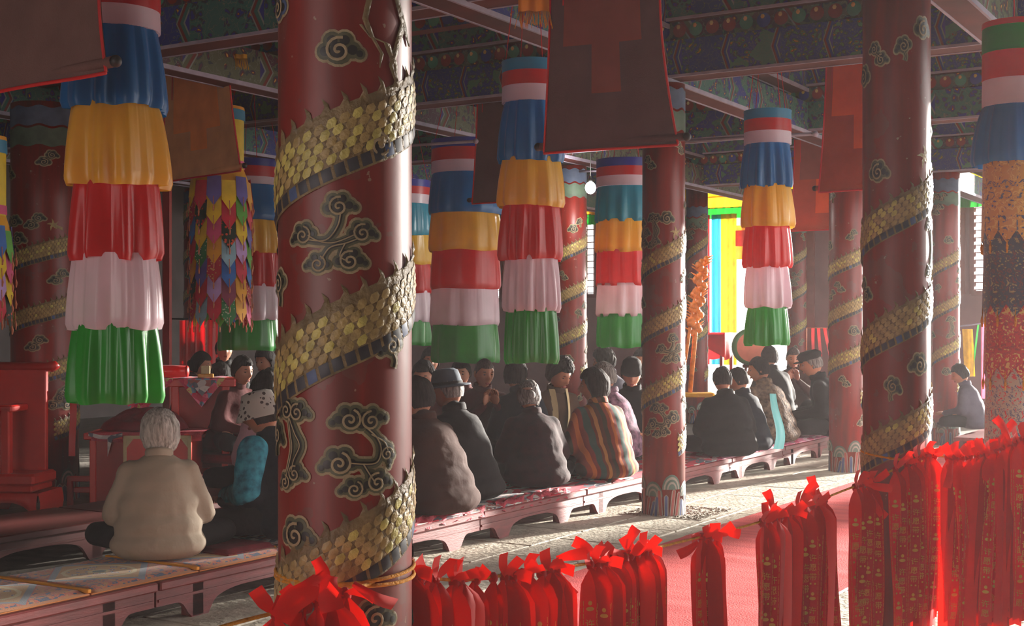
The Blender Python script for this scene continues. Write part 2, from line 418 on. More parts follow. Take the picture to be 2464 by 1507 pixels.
# ---------------------------------------------------------------- painted beams
def beam(axis, fixed, a0, a1, z0, z1, thick, m, edge=True, discs=False, name='ceiling_beam'):
    """axis 'v': runs along v at u=fixed; axis 'u': runs along u at v=fixed"""
    b = MB(); h = thick / 2
    def q(s, o, z):
        return UV(fixed + o, s, z) if axis == 'v' else UV(s, fixed + o, z)
    L = a1 - a0; H = z1 - z0
    for o, flip in ((-h, 0), (h, 1)):
        vs = [q(a0, o, z0), q(a1, o, z0), q(a1, o, z1), q(a0, o, z1)]
        i = len(b.f); b.add(vs, [(0, 1, 2, 3)], 0, None, False); b.uv[i] = [(0, 0), (L, 0), (L, H), (0, H)]
    for z in (z0, z1):
        vs = [q(a0, -h, z), q(a1, -h, z), q(a1, h, z), q(a0, h, z)]
        i = len(b.f); b.add(vs, [(0, 1, 2, 3)], 1, None, False); b.uv[i] = [(0, 0), (L, 0), (L, .3), (0, .3)]
    for s in (a0, a1): 
        i = len(b.f); b.add([q(s, -h, z0), q(s, h, z0), q(s, h, z1), q(s, -h, z1)], [(0, 1, 2, 3)], 0, None, False); b.uv[i] = [(0, 0), (.3, 0), (.3, H), (0, H)]
    o = tag(b.obj(name, [m, 'beam_red']), kind='structure')
    if edge:
        for sgn in (-1, 1):
            e = MB(); c = sgn * h
            lo, hi = (c - .010, c + .010)
            if axis == 'v': uvbox(e, fixed + lo, fixed + hi, a0, a1, z0 - .005, z0 + .018)
            else: uvbox(e, a0, a1, fixed + lo, fixed + hi, z0 - .006, z0 + .03)
            e.obj('edge_moulding', 'beam_edge', o)
    if discs:
        d = MB(); s = a0 + .15; k = 0; zc = (z0 + z1) / 2; rr = H * .40
        while s < a1 - .1:
            for sgn in (-1, 1):
                cen = q(s, sgn * (h + .004), zc)
                ax = Vector((.5238, .8518, 0)) if axis == 'v' else Vector((-.8518, .5238, 0))
                sd = Vector((-.8518, .5238, 0)) if axis == 'v' else Vector((.5238, .8518, 0))
                vs = [cen + ax * sgn * .02] + [cen + sd * rr * math.cos(t * PI / 6) + Vector((0, 0, rr * math.sin(t * PI / 6))) for t in range(12)]
                d.add(vs, [(0, 1 + t, 1 + (t + 1) % 12) for t in range(12)], (0, 1, 2, 0, 1, 1)[k % 6])
                c2 = cen + ax * sgn * .022 + Vector((0, 0, rr * .45))
                vs = [c2 + ax * sgn * .01] + [c2 + sd * rr * .3 * math.cos(t * PI / 3) + Vector((0, 0, rr * .35 * math.sin(t * PI / 3))) for t in range(6)]
                d.add(vs, [(0, 1 + t, 1 + (t + 1) % 6) for t in range(6)], 3)
            s += H * 1.0; k += 1
        tag(d.obj('painted_petal', ['disc_green', 'disc_red', 'disc_blue', 'disc_gold'], o), kind='stuff')
    return o
bm = ['beam_paint', 'beam_paint_b', 'beam_paint_c']
for i, (u, v0, v1) in enumerate(((7.35, 2.1, 13), (10.44, -1, 15), (14.0, -1, 17), (18.6, -1, 18.5))):
    beam('v', u, v0, v1, 3.73, 4.04, .24, bm[i % 2])
    beam('v', u, v0, v1, 4.05, 4.20, .16, 'beam_paint_c', edge=False, discs=True)
    beam('v', u, v0, v1, 4.21, 4.62, .28, bm[(i + 1) % 2])
for i, (v, u0, u1) in enumerate(((2.07, 5.5, 23.8), (4.9, 5.0, 23.8), (8.1, 6.0, 23.8), (11.2, 7, 23.8), (14.3, 9, 23.8))):
    beam('u', v, u0, u1, 3.70, 4.03, .22, ('beam_paint_c', 'beam_paint')[i % 2])
    beam('u', v, u0, u1, 4.16, 4.50, .2, 'beam_paint_b')
for i, u in enumerate((5.6, 9.1, 12.3, 16.2, 20.8, 22.6)):
    beam('v', u, 2.2, 18, 4.25, 4.66, .26, bm[(i + 2) % 3], discs=False)
    if i and u < 22: beam('v', u, 4.9 if i < 2 else 0, 18, 4.08, 4.22, .14, 'beam_paint_b', edge=False, discs=True)
# lower tie beams further in


# ---------------------------------------------------------------- pillars
def wrap(R, s, z, off):
    a = s / R
    return ((R + off) * math.sin(a), -(R + off) * math.cos(a), z)
RB = .183
KX = 1 / 917.0
LAYERS = ((1.0, .0018, 0), (0, .0040, 1), (-1.0, .0058, 2))
def cloud_mesh(heads, stems, R=RB, rimw=.007, sc_=1.0, spir=True, blue=False):
    """heads: (x, y, r, rot, flip) in pillar px; stems: [(pts, w)]"""
    b = MB(); eps = [0]
    def disc(x, y, r, off, m, n=14):
        eps[0] += 1; off = off + (eps[0] % 7) * .00008
        vs = [wrap(R, x, y, off + .0012)] + [wrap(R, x + r * math.cos(2 * PI * t / n), y + r * math.sin(2 * PI * t / n), off) for t in range(n)]
        b.add(vs, [(0, 1 + t, 1 + (t + 1) % n) for t in range(n)], m)
    def stroke(pts, w, off, m):
        eps[0] += 1; off = off + (eps[0] % 7) * .00008
        n = len(pts); vs = []
        for i, (x, y) in enumerate(pts):
            x0, y0 = pts[max(0, i - 1)]; x1, y1 = pts[min(n - 1, i + 1)]
            d = math.hypot(x1 - x0, y1 - y0) or 1; nx, ny = -(y1 - y0) / d, (x1 - x0) / d
            ww = w[i] if hasattr(w, '__len__') else w
            vs += [wrap(R, x + nx * ww / 2, y + ny * ww / 2, off), wrap(R, x, y, off + .001), wrap(R, x - nx * ww / 2, y - ny * ww / 2, off)]
        b.add(vs, sum(([(i * 3, i * 3 + 1, i * 3 + 4, i * 3 + 3), (i * 3 + 1, i * 3 + 2, i * 3 + 5, i * 3 + 4)] for i in range(n - 1)), []), m)
    def smoothp(pts, k=6):
        out = []
        P0 = [pts[0]] + list(pts) + [pts[-1]]
        for i in range(1, len(P0) - 2):
            for t in range(k):
                u = t / k; q = []
                for c in (0, 1):
                    p0, p1, p2, p3 = P0[i - 1][c], P0[i][c], P0[i + 1][c], P0[i + 2][c]
                    q.append(.5 * (2 * p1 + (p2 - p0) * u + (2 * p0 - 5 * p1 + 4 * p2 - p3) * u * u + (3 * p1 - p0 - 3 * p2 + p3) * u ** 3))
                out.append(tuple(q))
        out.append(tuple(pts[-1])); return out
    lob = [(0, 0, 1.0), (.95, .05, .62), (-.95, -.05, .62), (.42, .72, .62), (-.45, .68, .66), (1.45, -.2, .42)]
    HD = []
    for (x, y, r, rot, fl_) in heads:
        for (lx, ly, lr) in lob:
            lx *= fl_; ca, sa = math.cos(rot), math.sin(rot)
            HD.append(((x + r * (lx * ca - ly * sa)) * KX, (y + r * (lx * sa + ly * ca)) * KX, lr * r * KX))
    ST = [(smoothp([(p[0] * KX, p[1] * KX) for p in pts]), w * KX) for pts, w in stems]
    for g, off, m in LAYERS:
        for x, y, r in HD:
            rr = r + (rimw if g > 0 else (0 if g == 0 else -r * .42))
            if rr > .003: disc(x, y, rr, off, m)
        for pts, w in ST:
            stroke(pts, w + (2 * rimw if g > 0 else (0 if g == 0 else -w * .55)), off, m)
    if spir:
        for (x, y, r, rot, fl_) in heads:
            pts = []
            for t in range(26):
                a = rot + PI * .4 + t * .42 * fl_; rr = r * (.95 - t * .036)
                pts.append(((x + rr * math.cos(a)) * KX, (y + rr * math.sin(a)) * KX))
            stroke(pts, max(.0035, r * KX * .2), .0078, 0)
        for pts, w in ST:
            stroke(pts, .0035, .0078, 0)
    return b.mesh('painted_cloud', ['cloud_rim', 'cloud_blue' if blue else 'cloud_mid', 'cloud_dark'])
CL = {}
CL['big'] = cloud_mesh([(15, 68, 26, .1, 1), (-75, 0, 24, .2, -1), (70, 5, 24, 0, 1), (-35, -70, 22, 0, -1), (40, -62, 26, 0, 1)],
                       [([(20, 55), (12, 20), (-15, -12), (-62, -10)], 22), ([(60, -8), (30, -20), (-5, -30), (-25, -58)], 20), ([(30, -20), (18, -50), (35, -62)], 16), ([(-60, 0), (-30, -15), (5, -18), (50, 0)], 16)])
CL['low'] = cloud_mesh([(-20, 75, 28, 0, -1), (30, 72, 26, .3, 1), (-45, -30, 30, .1, -1), (45, -78, 26, .1, 1), (-10, -92, 22, 0, -1), (72, -10, 20, -1.2, 1)],
                       [([(20, 55), (45, 30), (55, 0), (40, -30), (-20, -28)], 24), ([(10, -30), (25, -55), (38, -75)], 20), ([(30, 40), (64, 20), (74, 0)], 16)])
CL['tall'] = cloud_mesh([(-20, 78, 24, .2, -1), (18, 74, 24, 0, 1), (10, -75, 22, 0, 1), (-25, -98, 20, .2, -1)],
                        [([(-6, 60), (12, 25), (28, -5), (10, -40), (0, -70)], 26), ([(-10, 60), (-2, 20), (2, -20), (-22, -90)], 18)])
CL['small'] = cloud_mesh([(0, 0, 34, 0, 1)], [])
CL['spiral'] = cloud_mesh([(-6, 6, 26, .3, -1)], [([(-6, -10), (4, -30), (0, -48)], 12)])
CL['blue'] = cloud_mesh([(0, 0, 30, 0, -1)], [], blue=True)
CL['pair'] = cloud_mesh([(-18, 22, 20, 0, -1), (18, -20, 22, 0, 1)], [([(-14, 10), (0, 0), (14, -10)], 14)])

def pillar(label, x, y, R, H, zs, clouds, hw=.090, base=True, fine=False, claw=None, ck=1.0, collar=True):
    """zs: dragon coil heights at the front of the pillar, one turn apart, ascending"""
    o = MB(); n = 72
    o.lathe([(R * 1.0, 0), (R, H * .25), (R, H * .5), (R, H * .75), (R, H)], n=n)
    root = tag(o.obj('pillar', 'pillar_lacquer', loc=(x, y, 0)), label, 'pillar', kind='thing')
    k = R / RB
    def zc(t):
        m = len(zs) - 1
        if t <= 0: return zs[0] + t * (zs[1] - zs[0])
        if t >= m: return zs[m] + (t - m) * (zs[m] - zs[m - 1])
        i = int(t); return zs[i] + (t - i) * (zs[i + 1] - zs[i])
    t0, t1 = -.9, len(zs) - 1 + .45
    while zc(t0) < hw + .02 + (.45 if base else 0): t0 += .02
    def band(lo, hi, off0, bulge, N, M2=6, mat_='gilt_body', tt0=None, tt1=None):
        b = MB(); a0, a1 = tt0 if tt0 is not None else t0, tt1 if tt1 is not None else t1
        def fn(s, q):
            t = a0 + (a1 - a0) * s; w = lo + (hi - lo) * q
            return wrap(R, t * 2 * PI * R, zc(t) + w, off0 + bulge * math.sin(PI * q))
        b.grid(N, M2, fn); return b
    N = int((t1 - t0) * 48)
    dr = band(-hw, hw, .0015, .007, N).obj('painted_dragon', 'gilt_body', root)
    b = band(-hw - .012, -hw + .034, .004, .003, N, 3); b.obj('belly', 'gilt_body', dr)
    # belly plates
    b = MB(); t = t0; i = 0; slope = (zs[1] - zs[0]) / (2 * PI * R)
    while t < t1 - .02:
        s = t * 2 * PI * R; w = .026
        cs = [(s, zc(t) - hw - .006), (s + w, zc(t + w / (2 * PI * R)) - hw - .006), (s + w - .008, zc(t + w / (2 * PI * R)) - hw + .026), (s - .008, zc(t) - hw + .026)]
        mid = (sum(c[0] for c in cs) / 4, sum(c[1] for c in cs) / 4)
        vs = [wrap(R, c[0], c[1], .0065) for c in cs] + [wrap(R, mid[0], mid[1], .0105)]
        b.add(vs, [(0, 1, 4), (1, 2, 4), (2, 3, 4), (3, 0, 4)], 1 if i % 8 == 0 else 0)
        t += (.034) / (2 * PI * R); i += 1
    tag(b.obj('belly_plate', ['belly_dark', 'belly_blue'], dr), kind='stuff')
    # scales
    b = MB(); rr = random.Random(int(x * 100)); rowh = .0235; sl = .0335
    rows = int((2 * hw - .07) / rowh); L = 2 * PI * R
    for row in range(rows + 1):
        w = -hw + .046 + row * rowh
        t = t0 + (sl / 2 / L if row % 2 else 0)
        while t < t1:
            s = t * L; zz = zc(t) + w + .003 * math.sin(t * 40)
            j = rr.uniform(-.0015, .0015)
            h_, g_ = rowh * .56, sl * .50
            pts = [(-g_ * .86, 0), (-g_ * .55, h_), (g_ * .45, h_ * 1.05), (g_ * .84, 0), (g_ * .5, -h_), (-g_ * .5, -h_ * .98)]
            off = .0022 + .007 * math.sin(PI * (w + hw) / (2 * hw))
            vs = [wrap(R, s + px_, zz + py_ + px_ * slope + j, off) for px_, py_ in pts] + [wrap(R, s + .002, zz, off + .0038)]
            c = 1 if (rr.random() < .35 + .3 * math.sin(t * 5.0)) else 0
            b.add(vs, [(q, (q + 1) % 6, 6) for q in range(6)], c)
            t += sl / L
    tag(b.obj('scale', ['gilt_scale', 'gilt_bright'], dr), kind='stuff')
    # spines along the back
    b = MB(); t = t0
    while t < t1:
        s = t * L; z0_ = zc(t) + hw
        pts = [(-.016, -.012), (-.004, .012), (-.012, .034), (.006, .020), (.014, -.008)]
        vs = [wrap(R, s + p[0], z0_ + p[1], .003) for p in pts] + [wrap(R, s, z0_ + .006, .010)]
        b.add(vs, [(q, (q + 1) % 5, 5) for q in range(5)])
        t += .05 / L
    tag(b.obj('spine', 'gilt_body', dr), kind='stuff')
    for (dx, z, key, fl_) in clouds:
        c = place(CL[key], 'painted_cloud', root)
        c.matrix_basis = Matrix.Translation((0, 0, z)) @ Matrix.Rotation(dx, 4, 'Z') @ Matrix.Diagonal((k * fl_, k, ck if k < 1.2 else 1.2 * ck, 1))
    if claw:
        b = MB()
        for (a, z) in claw:
            for q in range(5):
                an = q * 2 * PI / 5 + .3; 
                pts = [(0, 0), (.03 * math.cos(an), .03 * math.sin(an)), (.055 * math.cos(an + .25), .06 * math.sin(an + .25))]
                vs = []
                for i2, (px_, py_) in enumerate(pts):
                    wd = (.012, .009, .001)[i2]
                    vs += [wrap(R, a * R + px_ - wd * math.sin(an), z + py_ + wd * math.cos(an), .004), wrap(R, a * R + px_ + wd * math.sin(an), z + py_ - wd * math.cos(an), .004)]
                b.add(vs, [(0, 1, 3, 2), (2, 3, 5, 4)])
            b.add([wrap(R, a * R, z + .01, .004), wrap(R, a * R + .09, z - .02, .004), wrap(R, a * R + .09, z - .05, .004), wrap(R, a * R, z - .01, .004)], [(0, 1, 2, 3)])
        b.obj('painted_claw', 'gilt_scale', root)
    if collar:
        for z0_, z1_, m_ in ((3.28, 3.45, 'collar_green'), (3.47, 3.64, 'collar_blue')):
            b = MB()
            b.grid(72, 1, lambda s, q: wrap(R, s * 2 * PI * R, z0_ + (z1_ - z0_) * q + .012 * math.sin(s * 2 * PI * 9), .003))
            b.obj('painted_collar', m_, root)
    if base:
        b = MB()
        for j in range(7):
            s = (j - 3) * 2 * PI * R / 7 + .05; 
            for q, (rx, m_) in enumerate(((.085, 0), (.072, 1), (.058, 0), (.044, 1), (.032, 0))):
                ry = rx * 1.5; zb = .17 + (.06 if j % 2 else 0)
                vs = [wrap(R, s, zb, .003 + q * .001)] + [wrap(R, s + rx * math.cos(PI * t / 10), zb + ry * math.sin(PI * t / 10), .002 + q * .001) for t in range(11)]
                b.add(vs, [(0, 1 + t, 2 + t) for t in range(10)], m_)
        for j in range(26):
            s = j * 2 * PI * R / 26; w = 2 * PI * R / 26 * .42
            zt = .17 + .05 * math.sin(j * 1.3)
            for sub, (m_, ww, of) in enumerate(((1, w, .004), ((2, 3, 3, 2)[j % 4], w * .6, .0055))):
                lean_ = .03 * math.sin(j * .9)
                b.add([wrap(R, s - ww, 0, of), wrap(R, s + ww, 0, of), wrap(R, s + ww + lean_, zt, of), wrap(R, s + lean_, zt + ww, of), wrap(R, s - ww + lean_, zt, of)], [(0, 1, 2, 3, 4)], m_)
        b.obj('painted_waves', ['wave_green', 'wave_pale', 'wave_blue', 'wave_red'], root)
    return root
A = math.radians
HT = 3.69
def az(px, cx, rpx): return math.asin(max(-.99, min(.99, (px - cx) / rpx)))
# nearest pillar (photo px -> angle and height on its surface)
def c1(px, py, key, fl_=1):
    a = az(px, 831, 160); Zs = 3.67 - .183 * math.cos(a); return (a, ZH(py, Zs), key, fl_)
pillar('thick red lacquered pillar nearest the camera with gilded dragon coils and big clouds', -.46, 3.67, .183, HT, [.41, .985, 1.583, 2.090],
       [c1(686, 22, 'blue'), c1(836, 122, 'small'), c1(822, 566, 'big'), c1(690, 690, 'spiral'), c1(925, 350, 'small', -1), c1(955, 838, 'spiral'),
        c1(725, 1066, 'tall'), c1(880, 1086, 'low'), c1(682, 1050, 'spiral', -1), c1(733, 1290, 'small'), c1(915, 1490, 'small'),
        (A(150), 1.9, 'big', 1), (A(200), 1.3, 'low', 1), (A(120), .9, 'tall', 1), (A(-120), 1.9, 'low', 1), (A(140), 2.6, 'small', 1)],
       claw=None)
root = [o for o in bpy.data.objects if o.name == 'pillar'][0]
b = MB()
for pts, ww in (([(908, -30), (894, 45), (908, 88), (940, 98), (955, 140), (960, 195)], 13), ([(958, -30), (974, 40), (962, 95), (950, 150), (962, 200)], 11), ([(905, 80), (930, 125), (925, 160)], 8), ([(885, 60), (905, 90)], 8), ([(975, 40), (984, 90)], 9)):
    q = []
    for i in range(len(pts) - 1):
        for k in range(6): q.append(tuple(pts[i][j] + (pts[i + 1][j] - pts[i][j]) * k / 6 for j in (0, 1)))
    q.append(pts[-1]); vs = []
    for i, (x_, y_) in enumerate(q):
        e = min(1, (len(q) - i) / 6)
        for o_ in (-ww * e / 2, 0, ww * e / 2):
            a, z_ = az(x_ + o_, 831, 160), ZH(y_, 3.5); vs.append(wrap(.183, a * .183, z_, .004 if o_ else .008))
    b.add(vs, sum([[(i * 3, i * 3 + 1, i * 3 + 4, i * 3 + 3), (i * 3 + 1, i * 3 + 2, i * 3 + 5, i * 3 + 4)] for i in range(len(q) - 1)], []))
b.obj('painted_claw', 'gilt_body', root)
def std_clouds(seed, n0=0):
    rr = random.Random(seed); out = []
    keys = ['big', 'small', 'tall', 'pair', 'spiral', 'low', 'pair', 'small']
    for lev in range(7):
        z = .62 + lev * .47
        for q in range(4):
            out.append((A(q * 90 + lev * 37 - 60 + rr.uniform(-12, 12)), z + (q * .07) + rr.uniform(-.05, .05), keys[(lev * 3 + q * 5 + seed) % 8], rr.choice((-1, 1))))
    return out
def coil(z0, p, n=3): return [z0 + p * i for i in range(n)]
def avoid(cl_, zs):
    """keep the clouds off the dragon: shift them to midway between coils"""
    p = zs[1] - zs[0]; out = []
    for a, z, k, f in cl_:
        t = a / (2 * PI)
        if t > .5: t -= 1
        ph = ((z - zs[0]) / p - t) % 1.0
        z += (.5 - ph) * p * .9
        if z > 3.4 or z < .52: continue
        if k in ('big', 'low', 'tall') and p < .64: k = {'big': 'pair', 'low': 'small', 'tall': 'pair'}[k] if (int(z * 10) % 2) else k
        out.append((a, z, k, f))
    return out
def pil(label, x, y, R, zs, seed, claw=None, hw=.084, H=HT, base=True):
    return pillar(label, x, y, R, H, zs, avoid(std_clouds(seed), zs), hw=hw, claw=claw, collar=True, base=base, ck=1.2)
pil('dark red dragon pillar in the right of the hall where the yellow rope is tied', 1.908, 6.6, .163, coil(ZH(1040, 6.44), .54, 3), 1, [(az(2205, 2157, 78), ZH(380, 6.5))], hw=.085, base=False)
pil('dragon pillar with a sunlit right edge standing on pebbled stone in front of the bench', 1.306, 11.45, .183, coil(ZH(930, 11.3), .56), 2, [(az(1620, 1597, 51), ZH(560, 11.3))])
pil('dragon pillar at the far end of the front bench, behind the hanging brown scroll', 3.75, 14.9, .195, coil(ZH(857, 14.7), .53), 3)
pil('slim dragon pillar seen beyond the dark rope-tied pillar, beside the bright lattice windows', 5.97, 18.3, .183, coil(ZH(840, 18.1), .60), 4, H=4.04)
pil('broad hazy dragon pillar behind the red chair at the left', -4.39, 12.5, .305, coil(ZH(905, 12.2), .56), 5, [(az(150, 108, 78), ZH(540, 12.2))])
pil('dragon pillar behind the crowd under the bare glowing bulb', .77, 17.2, .195, coil(ZH(808, 17), .55), 6)
pil('dragon pillar behind the orange carved dragon pole', 3.13, 22.5, .183, coil(ZH(810, 22.3),   .75, 3), 7, H=4.05)
pil('dragon pillar against the bright doorway, mostly behind a banner', 5.05, 23.6, .17, coil(ZH(790, 23.4), .62, 3), 8)
pil('hazy dragon pillar far back left behind the patchwork banner', -4.75, 20.0, .18, coil(ZH(700, 19.8), .6), 9)
# incense haze filling the hall
def haze(dens, col, an):
    m = bpy.data.materials.new('incense_haze'); m.use_nodes = True; n = m.node_tree.nodes; l = m.node_tree.links
    n.remove(n['Principled BSDF']); v = n.new('ShaderNodeVolumeScatter'); v.inputs['Color'].default_value = col; v.inputs['Density'].default_value = dens; v.inputs['Anisotropy'].default_value = an
    l.new(v.outputs[0], n['Material Output'].inputs['Volume']); MATS['incense_haze'] = m
    b = MB(); uvbox(b, -4.9, 23.95, -2.2, 18.7, .01, 4.85)
    o = tag(b.obj('incense_haze', 'incense_haze'), 'thin incense haze filling the whole hall', 'haze', kind='stuff'); return o
haze(.0013, (1, .93, .93, 1), .45)
# ---------------------------------------------------------------- red carpet
def carpet_mat():
    m, n, l, b = nt('carpet_red'); g = NG(m)
    tc = n.new('ShaderNodeTexCoord'); mp = n.new('ShaderNodeMapping'); mp.inputs['Scale'].default_value = (6, 1, 1); l.new(tc.outputs['Object'], mp.inputs[0])
    nz = n.new('ShaderNodeTexNoise'); nz.inputs['Scale'].default_value = 1.3; nz.inputs['Detail'].default_value = 5; l.new(mp.outputs[0], nz.inputs['Vector'])
    n2 = n.new('ShaderNodeTexNoise'); n2.inputs['Scale'].default_value = 90; l.new(tc.outputs['Object'], n2.inputs['Vector'])
    c = g.ramp(nz.outputs[0], [(.35, rgb(196, 74, 76)), (.6, rgb(222, 92, 92))], False)
    c = g.mix(g.math('MULTIPLY', n2.outputs[0], .25), c, rgb(228, 110, 108))
    l.new(c, b.inputs['Base Color']); b.inputs['Roughness'].default_value = .95; b.inputs['Specular IOR Level'].default_value = .1
    bp = n.new('ShaderNodeBump'); bp.inputs['Strength'].default_value = .5; bp.inputs['Distance'].default_value = .01
    l.new(n2.outputs[0], bp.inputs['Height']); l.new(bp.outputs[0], b.inputs['Normal']); MATS['carpet_red'] = m
carpet_mat()
b = MB()
def cfn(s, t):
    u = -1 + 21 * s; v = 2.52 + 1.68 * t
    z = .009 + .007 * max(0, math.sin(u * 9 + 1.5 * math.sin(t * 2 + u)) - .55) * (1 + math.sin(u * 2.3))
    return (u, v, z)
b.grid(420, 10, cfn)
car = b.obj('carpet', 'carpet_red', M=Matrix(((.5238, -.8518, 0, 0), (.8518, .5238, 0, 0), (0, 0, 1, 0), (0, 0, 0, 1))))
tag(car, 'long red carpet runner along the aisle behind the ribbon rope', 'carpet')
# pebbled stone around the third pillar
b = MB(); b.bbox((-.40, -.39, -.03), (.40, .39, .006), .006)
rr = random.Random(5)
for i in range(420):
    x, y = rr.uniform(-.37, .37), rr.uniform(-.36, .36); s = rr.uniform(.010, .018)
    b.ell((x, y, .006), (s, s, s * .5), nu=6, nv=3)
place(b.mesh('pebbled_slab', 'stone_pebbled'), 'pebbled_slab', floor, loc=UV(10.62, 4.83, 0), rz=D1ANG)
b = MB(); b.bbox((-.42, -.41, -.03), (.42, .41, .004), .006)

# ---------------------------------------------------------------- low benches
UM = Matrix(((.5238, -.8518, 0, 0), (.8518, .5238, 0, 0), (0, 0, 1, 0), (0, 0, 0, 1)))
def bench_parts(L, D, H, m):
    """local x along the bench, y across from the front edge, z up"""
    out = []
    b = MB(); b.bbox((0, -.02, H - .05), (L, D + .02, H), .008); out.append(('bench_top', b.mesh('bench_top', m)))
    def prof(x):
        leg0, leg1 = .26, .36
        e = min(x, L - x)
        if leg0 <= e <= leg1: return 0
        if e > leg1:
            d = e - leg1; mid = L / 2 - leg1
            return H - .05 - .07 - (.10 * math.exp(-(d / .055) ** 2) + .05 * math.exp(-(d / .16) ** 2))
        d = leg0 - e
        return H - .12 - (.09 * math.exp(-(d / .05) ** 2) + .02)
    for yf, nm in ((.015, 'arched_apron'), (D - .045, 'arched_apron')):
        b = MB(); xs = sorted(set([L * i / 80 for i in range(81)] + [.26, .2599, .36, .3601, L - .26, L - .2599, L - .36, L - .3601]))
        vs = []; fs = []
        for x in xs:
            zb = prof(x)
            vs += [(x, yf, zb), (x, yf, H - .05), (x, yf + .03, zb), (x, yf + .03, H - .05)]
        for i in range(len(xs) - 1):
            a = i * 4; c = a + 4
            fs += [(a, c, c + 1, a + 1), (a + 3, c + 3, c + 2, a + 2), (a, a + 2, c + 2, c)]
        fs += [(0, 1, 3, 2), (a + 4, a + 6, a + 7, a + 5)]
        b.add(vs, fs, 0, None, False)
        b.box((.01, yf - .008, H - .115), (L - .01, yf, H - .10)); out.append((nm, b.mesh(nm, m)))
    for x in (.31, L - .31):
        for y in (.06, D - .06):
            b = MB(); b.bbox((x - .045, y - .045, 0), (x + .045, y + .045, H - .05), .005); out.append(('leg', b.mesh('leg', m)))
    return out
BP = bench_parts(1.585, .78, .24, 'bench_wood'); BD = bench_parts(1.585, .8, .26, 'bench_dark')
def bench(u, v, label, parts, group=None):
    t = thing('low_bench', label, 'bench', UV(u, v, 0), D1ANG, group)
    for nm, me in parts: place(me, nm, t)
    return t
bl = ['front row low bench nearest the camera, its mats left bare', 'front row low bench under the woman in the cream jacket', 'front row low bench hidden mostly by the nearest pillar',
      'front row low bench just right of the nearest pillar', 'front row low bench under the figure in dark maroon', 'front row low bench ending behind the pillar on pebbled stone',
      'front row low bench just right of the pillar on pebbled stone', 'front row low bench under the leopard coat', 'last front row low bench with the red bundle on it']
for i in range(9):
    bench(3.48 + i * 1.6 - 1.6, 5.35, bl[i], BP)
bench(17.9, 5.0, 'sunlit low bench in the far right, carrying a lone seated figure', BP)
for i in range(2): bench(17.0 + i * 1.6, 3.2 - i * 0, ['pale bench beyond the dark rope-tied pillar', 'far end pale bench beside the hanging yellow cloth'][i], BP)
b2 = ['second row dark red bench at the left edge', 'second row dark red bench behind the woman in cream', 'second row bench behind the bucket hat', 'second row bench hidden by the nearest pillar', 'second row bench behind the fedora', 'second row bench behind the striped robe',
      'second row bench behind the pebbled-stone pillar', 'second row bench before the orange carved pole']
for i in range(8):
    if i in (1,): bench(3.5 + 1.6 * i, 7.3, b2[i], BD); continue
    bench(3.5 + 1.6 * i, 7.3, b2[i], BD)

# ---------------------------------------------------------------- woven mats
def mat_pattern():
    m, n, l, b = nt('woven_mat'); g = NG(m)
    tc = n.new('ShaderNodeTexCoord'); sp = n.new('ShaderNodeSeparateXYZ'); l.new(tc.outputs['Object'], sp.inputs[0])
    ax = g.math('ABSOLUTE', sp.outputs[0]); ay = g.math('ABSOLUTE', sp.outputs[1])
    dm = g.math('ADD', ax, ay)
    nz = n.new('ShaderNodeTexNoise'); nz.inputs['Scale'].default_value = 22; l.new(tc.outputs['Object'], nz.inputs['Vector'])
    vo = n.new('ShaderNodeTexVoronoi'); vo.inputs['Scale'].default_value = 16; l.new(tc.outputs['Object'], vo.inputs[0])
    ra = g.math('SQRT', g.math('ADD', g.math('MULTIPLY', ax, ax), g.math('MULTIPLY', ay, ay)))
    jr = g.math('ADD', ra, g.math('MULTIPLY', g.math('SUBTRACT', nz.outputs[0], .5), .03))
    med = g.ramp(g.math('MULTIPLY', jr, 2.5), [(0, rgb(70, 90, 60)), (.09, rgb(214, 190, 110)), (.2, rgb(150, 170, 130)), (.28, rgb(226, 190, 120)), (.36, rgb(206, 160, 60)), (.44, rgb(222, 196, 120)), (.5, rgb(206, 146, 44))])
    dots = g.ramp(vo.outputs['Distance'], [(0, rgb(170, 40, 44)), (.16, rgb(230, 214, 160)), (.24, rgb(60, 76, 110)), (.34, rgb(206, 150, 56))])
    med = g.mix(g.math('MULTIPLY', g.math('GREATER_THAN', jr, .06), g.math('LESS_THAN', jr, .17)), med, dots)
    c1_ = g.ramp(g.math('MULTIPLY', dm, 2.0), [(0, rgb(206, 146, 44)), (.60, rgb(130, 138, 150)), (.70, rgb(200, 76, 40)), (.80, rgb(208, 112, 52)), (.95, rgb(196, 70, 44))])
    cor = g.ramp(nz.outputs[0], [(0, rgb(46, 64, 104)), (.40, rgb(206, 92, 46)), (.52, rgb(206, 124, 50)), (.62, rgb(52, 76, 110))])
    c = g.mix(g.math('GREATER_THAN', dm, .36), c1_, cor)
    c = g.mix(g.math('LESS_THAN', dm, .30), c, med)
    c = g.mix(g.math('GREATER_THAN', g.math('MAXIMUM', ax, ay), .345), c, rgb(196, 118, 52))
    l.new(c, b.inputs['Base Color']); b.inputs['Roughness'].default_value = .9; b.inputs['Sheen Weight'].default_value = .3
    n2 = n.new('ShaderNodeTexNoise'); n2.inputs['Scale'].default_value = 160; l.new(tc.outputs['Object'], n2.inputs['Vector'])
    bp = n.new('ShaderNodeBump'); bp.inputs['Strength'].default_value = .4; bp.inputs['Distance'].default_value = .005; l.new(n2.outputs[0], bp.inputs['Height']); l.new(bp.outputs[0], b.inputs['Normal'])
    MATS['woven_mat'] = m
mat_pattern()
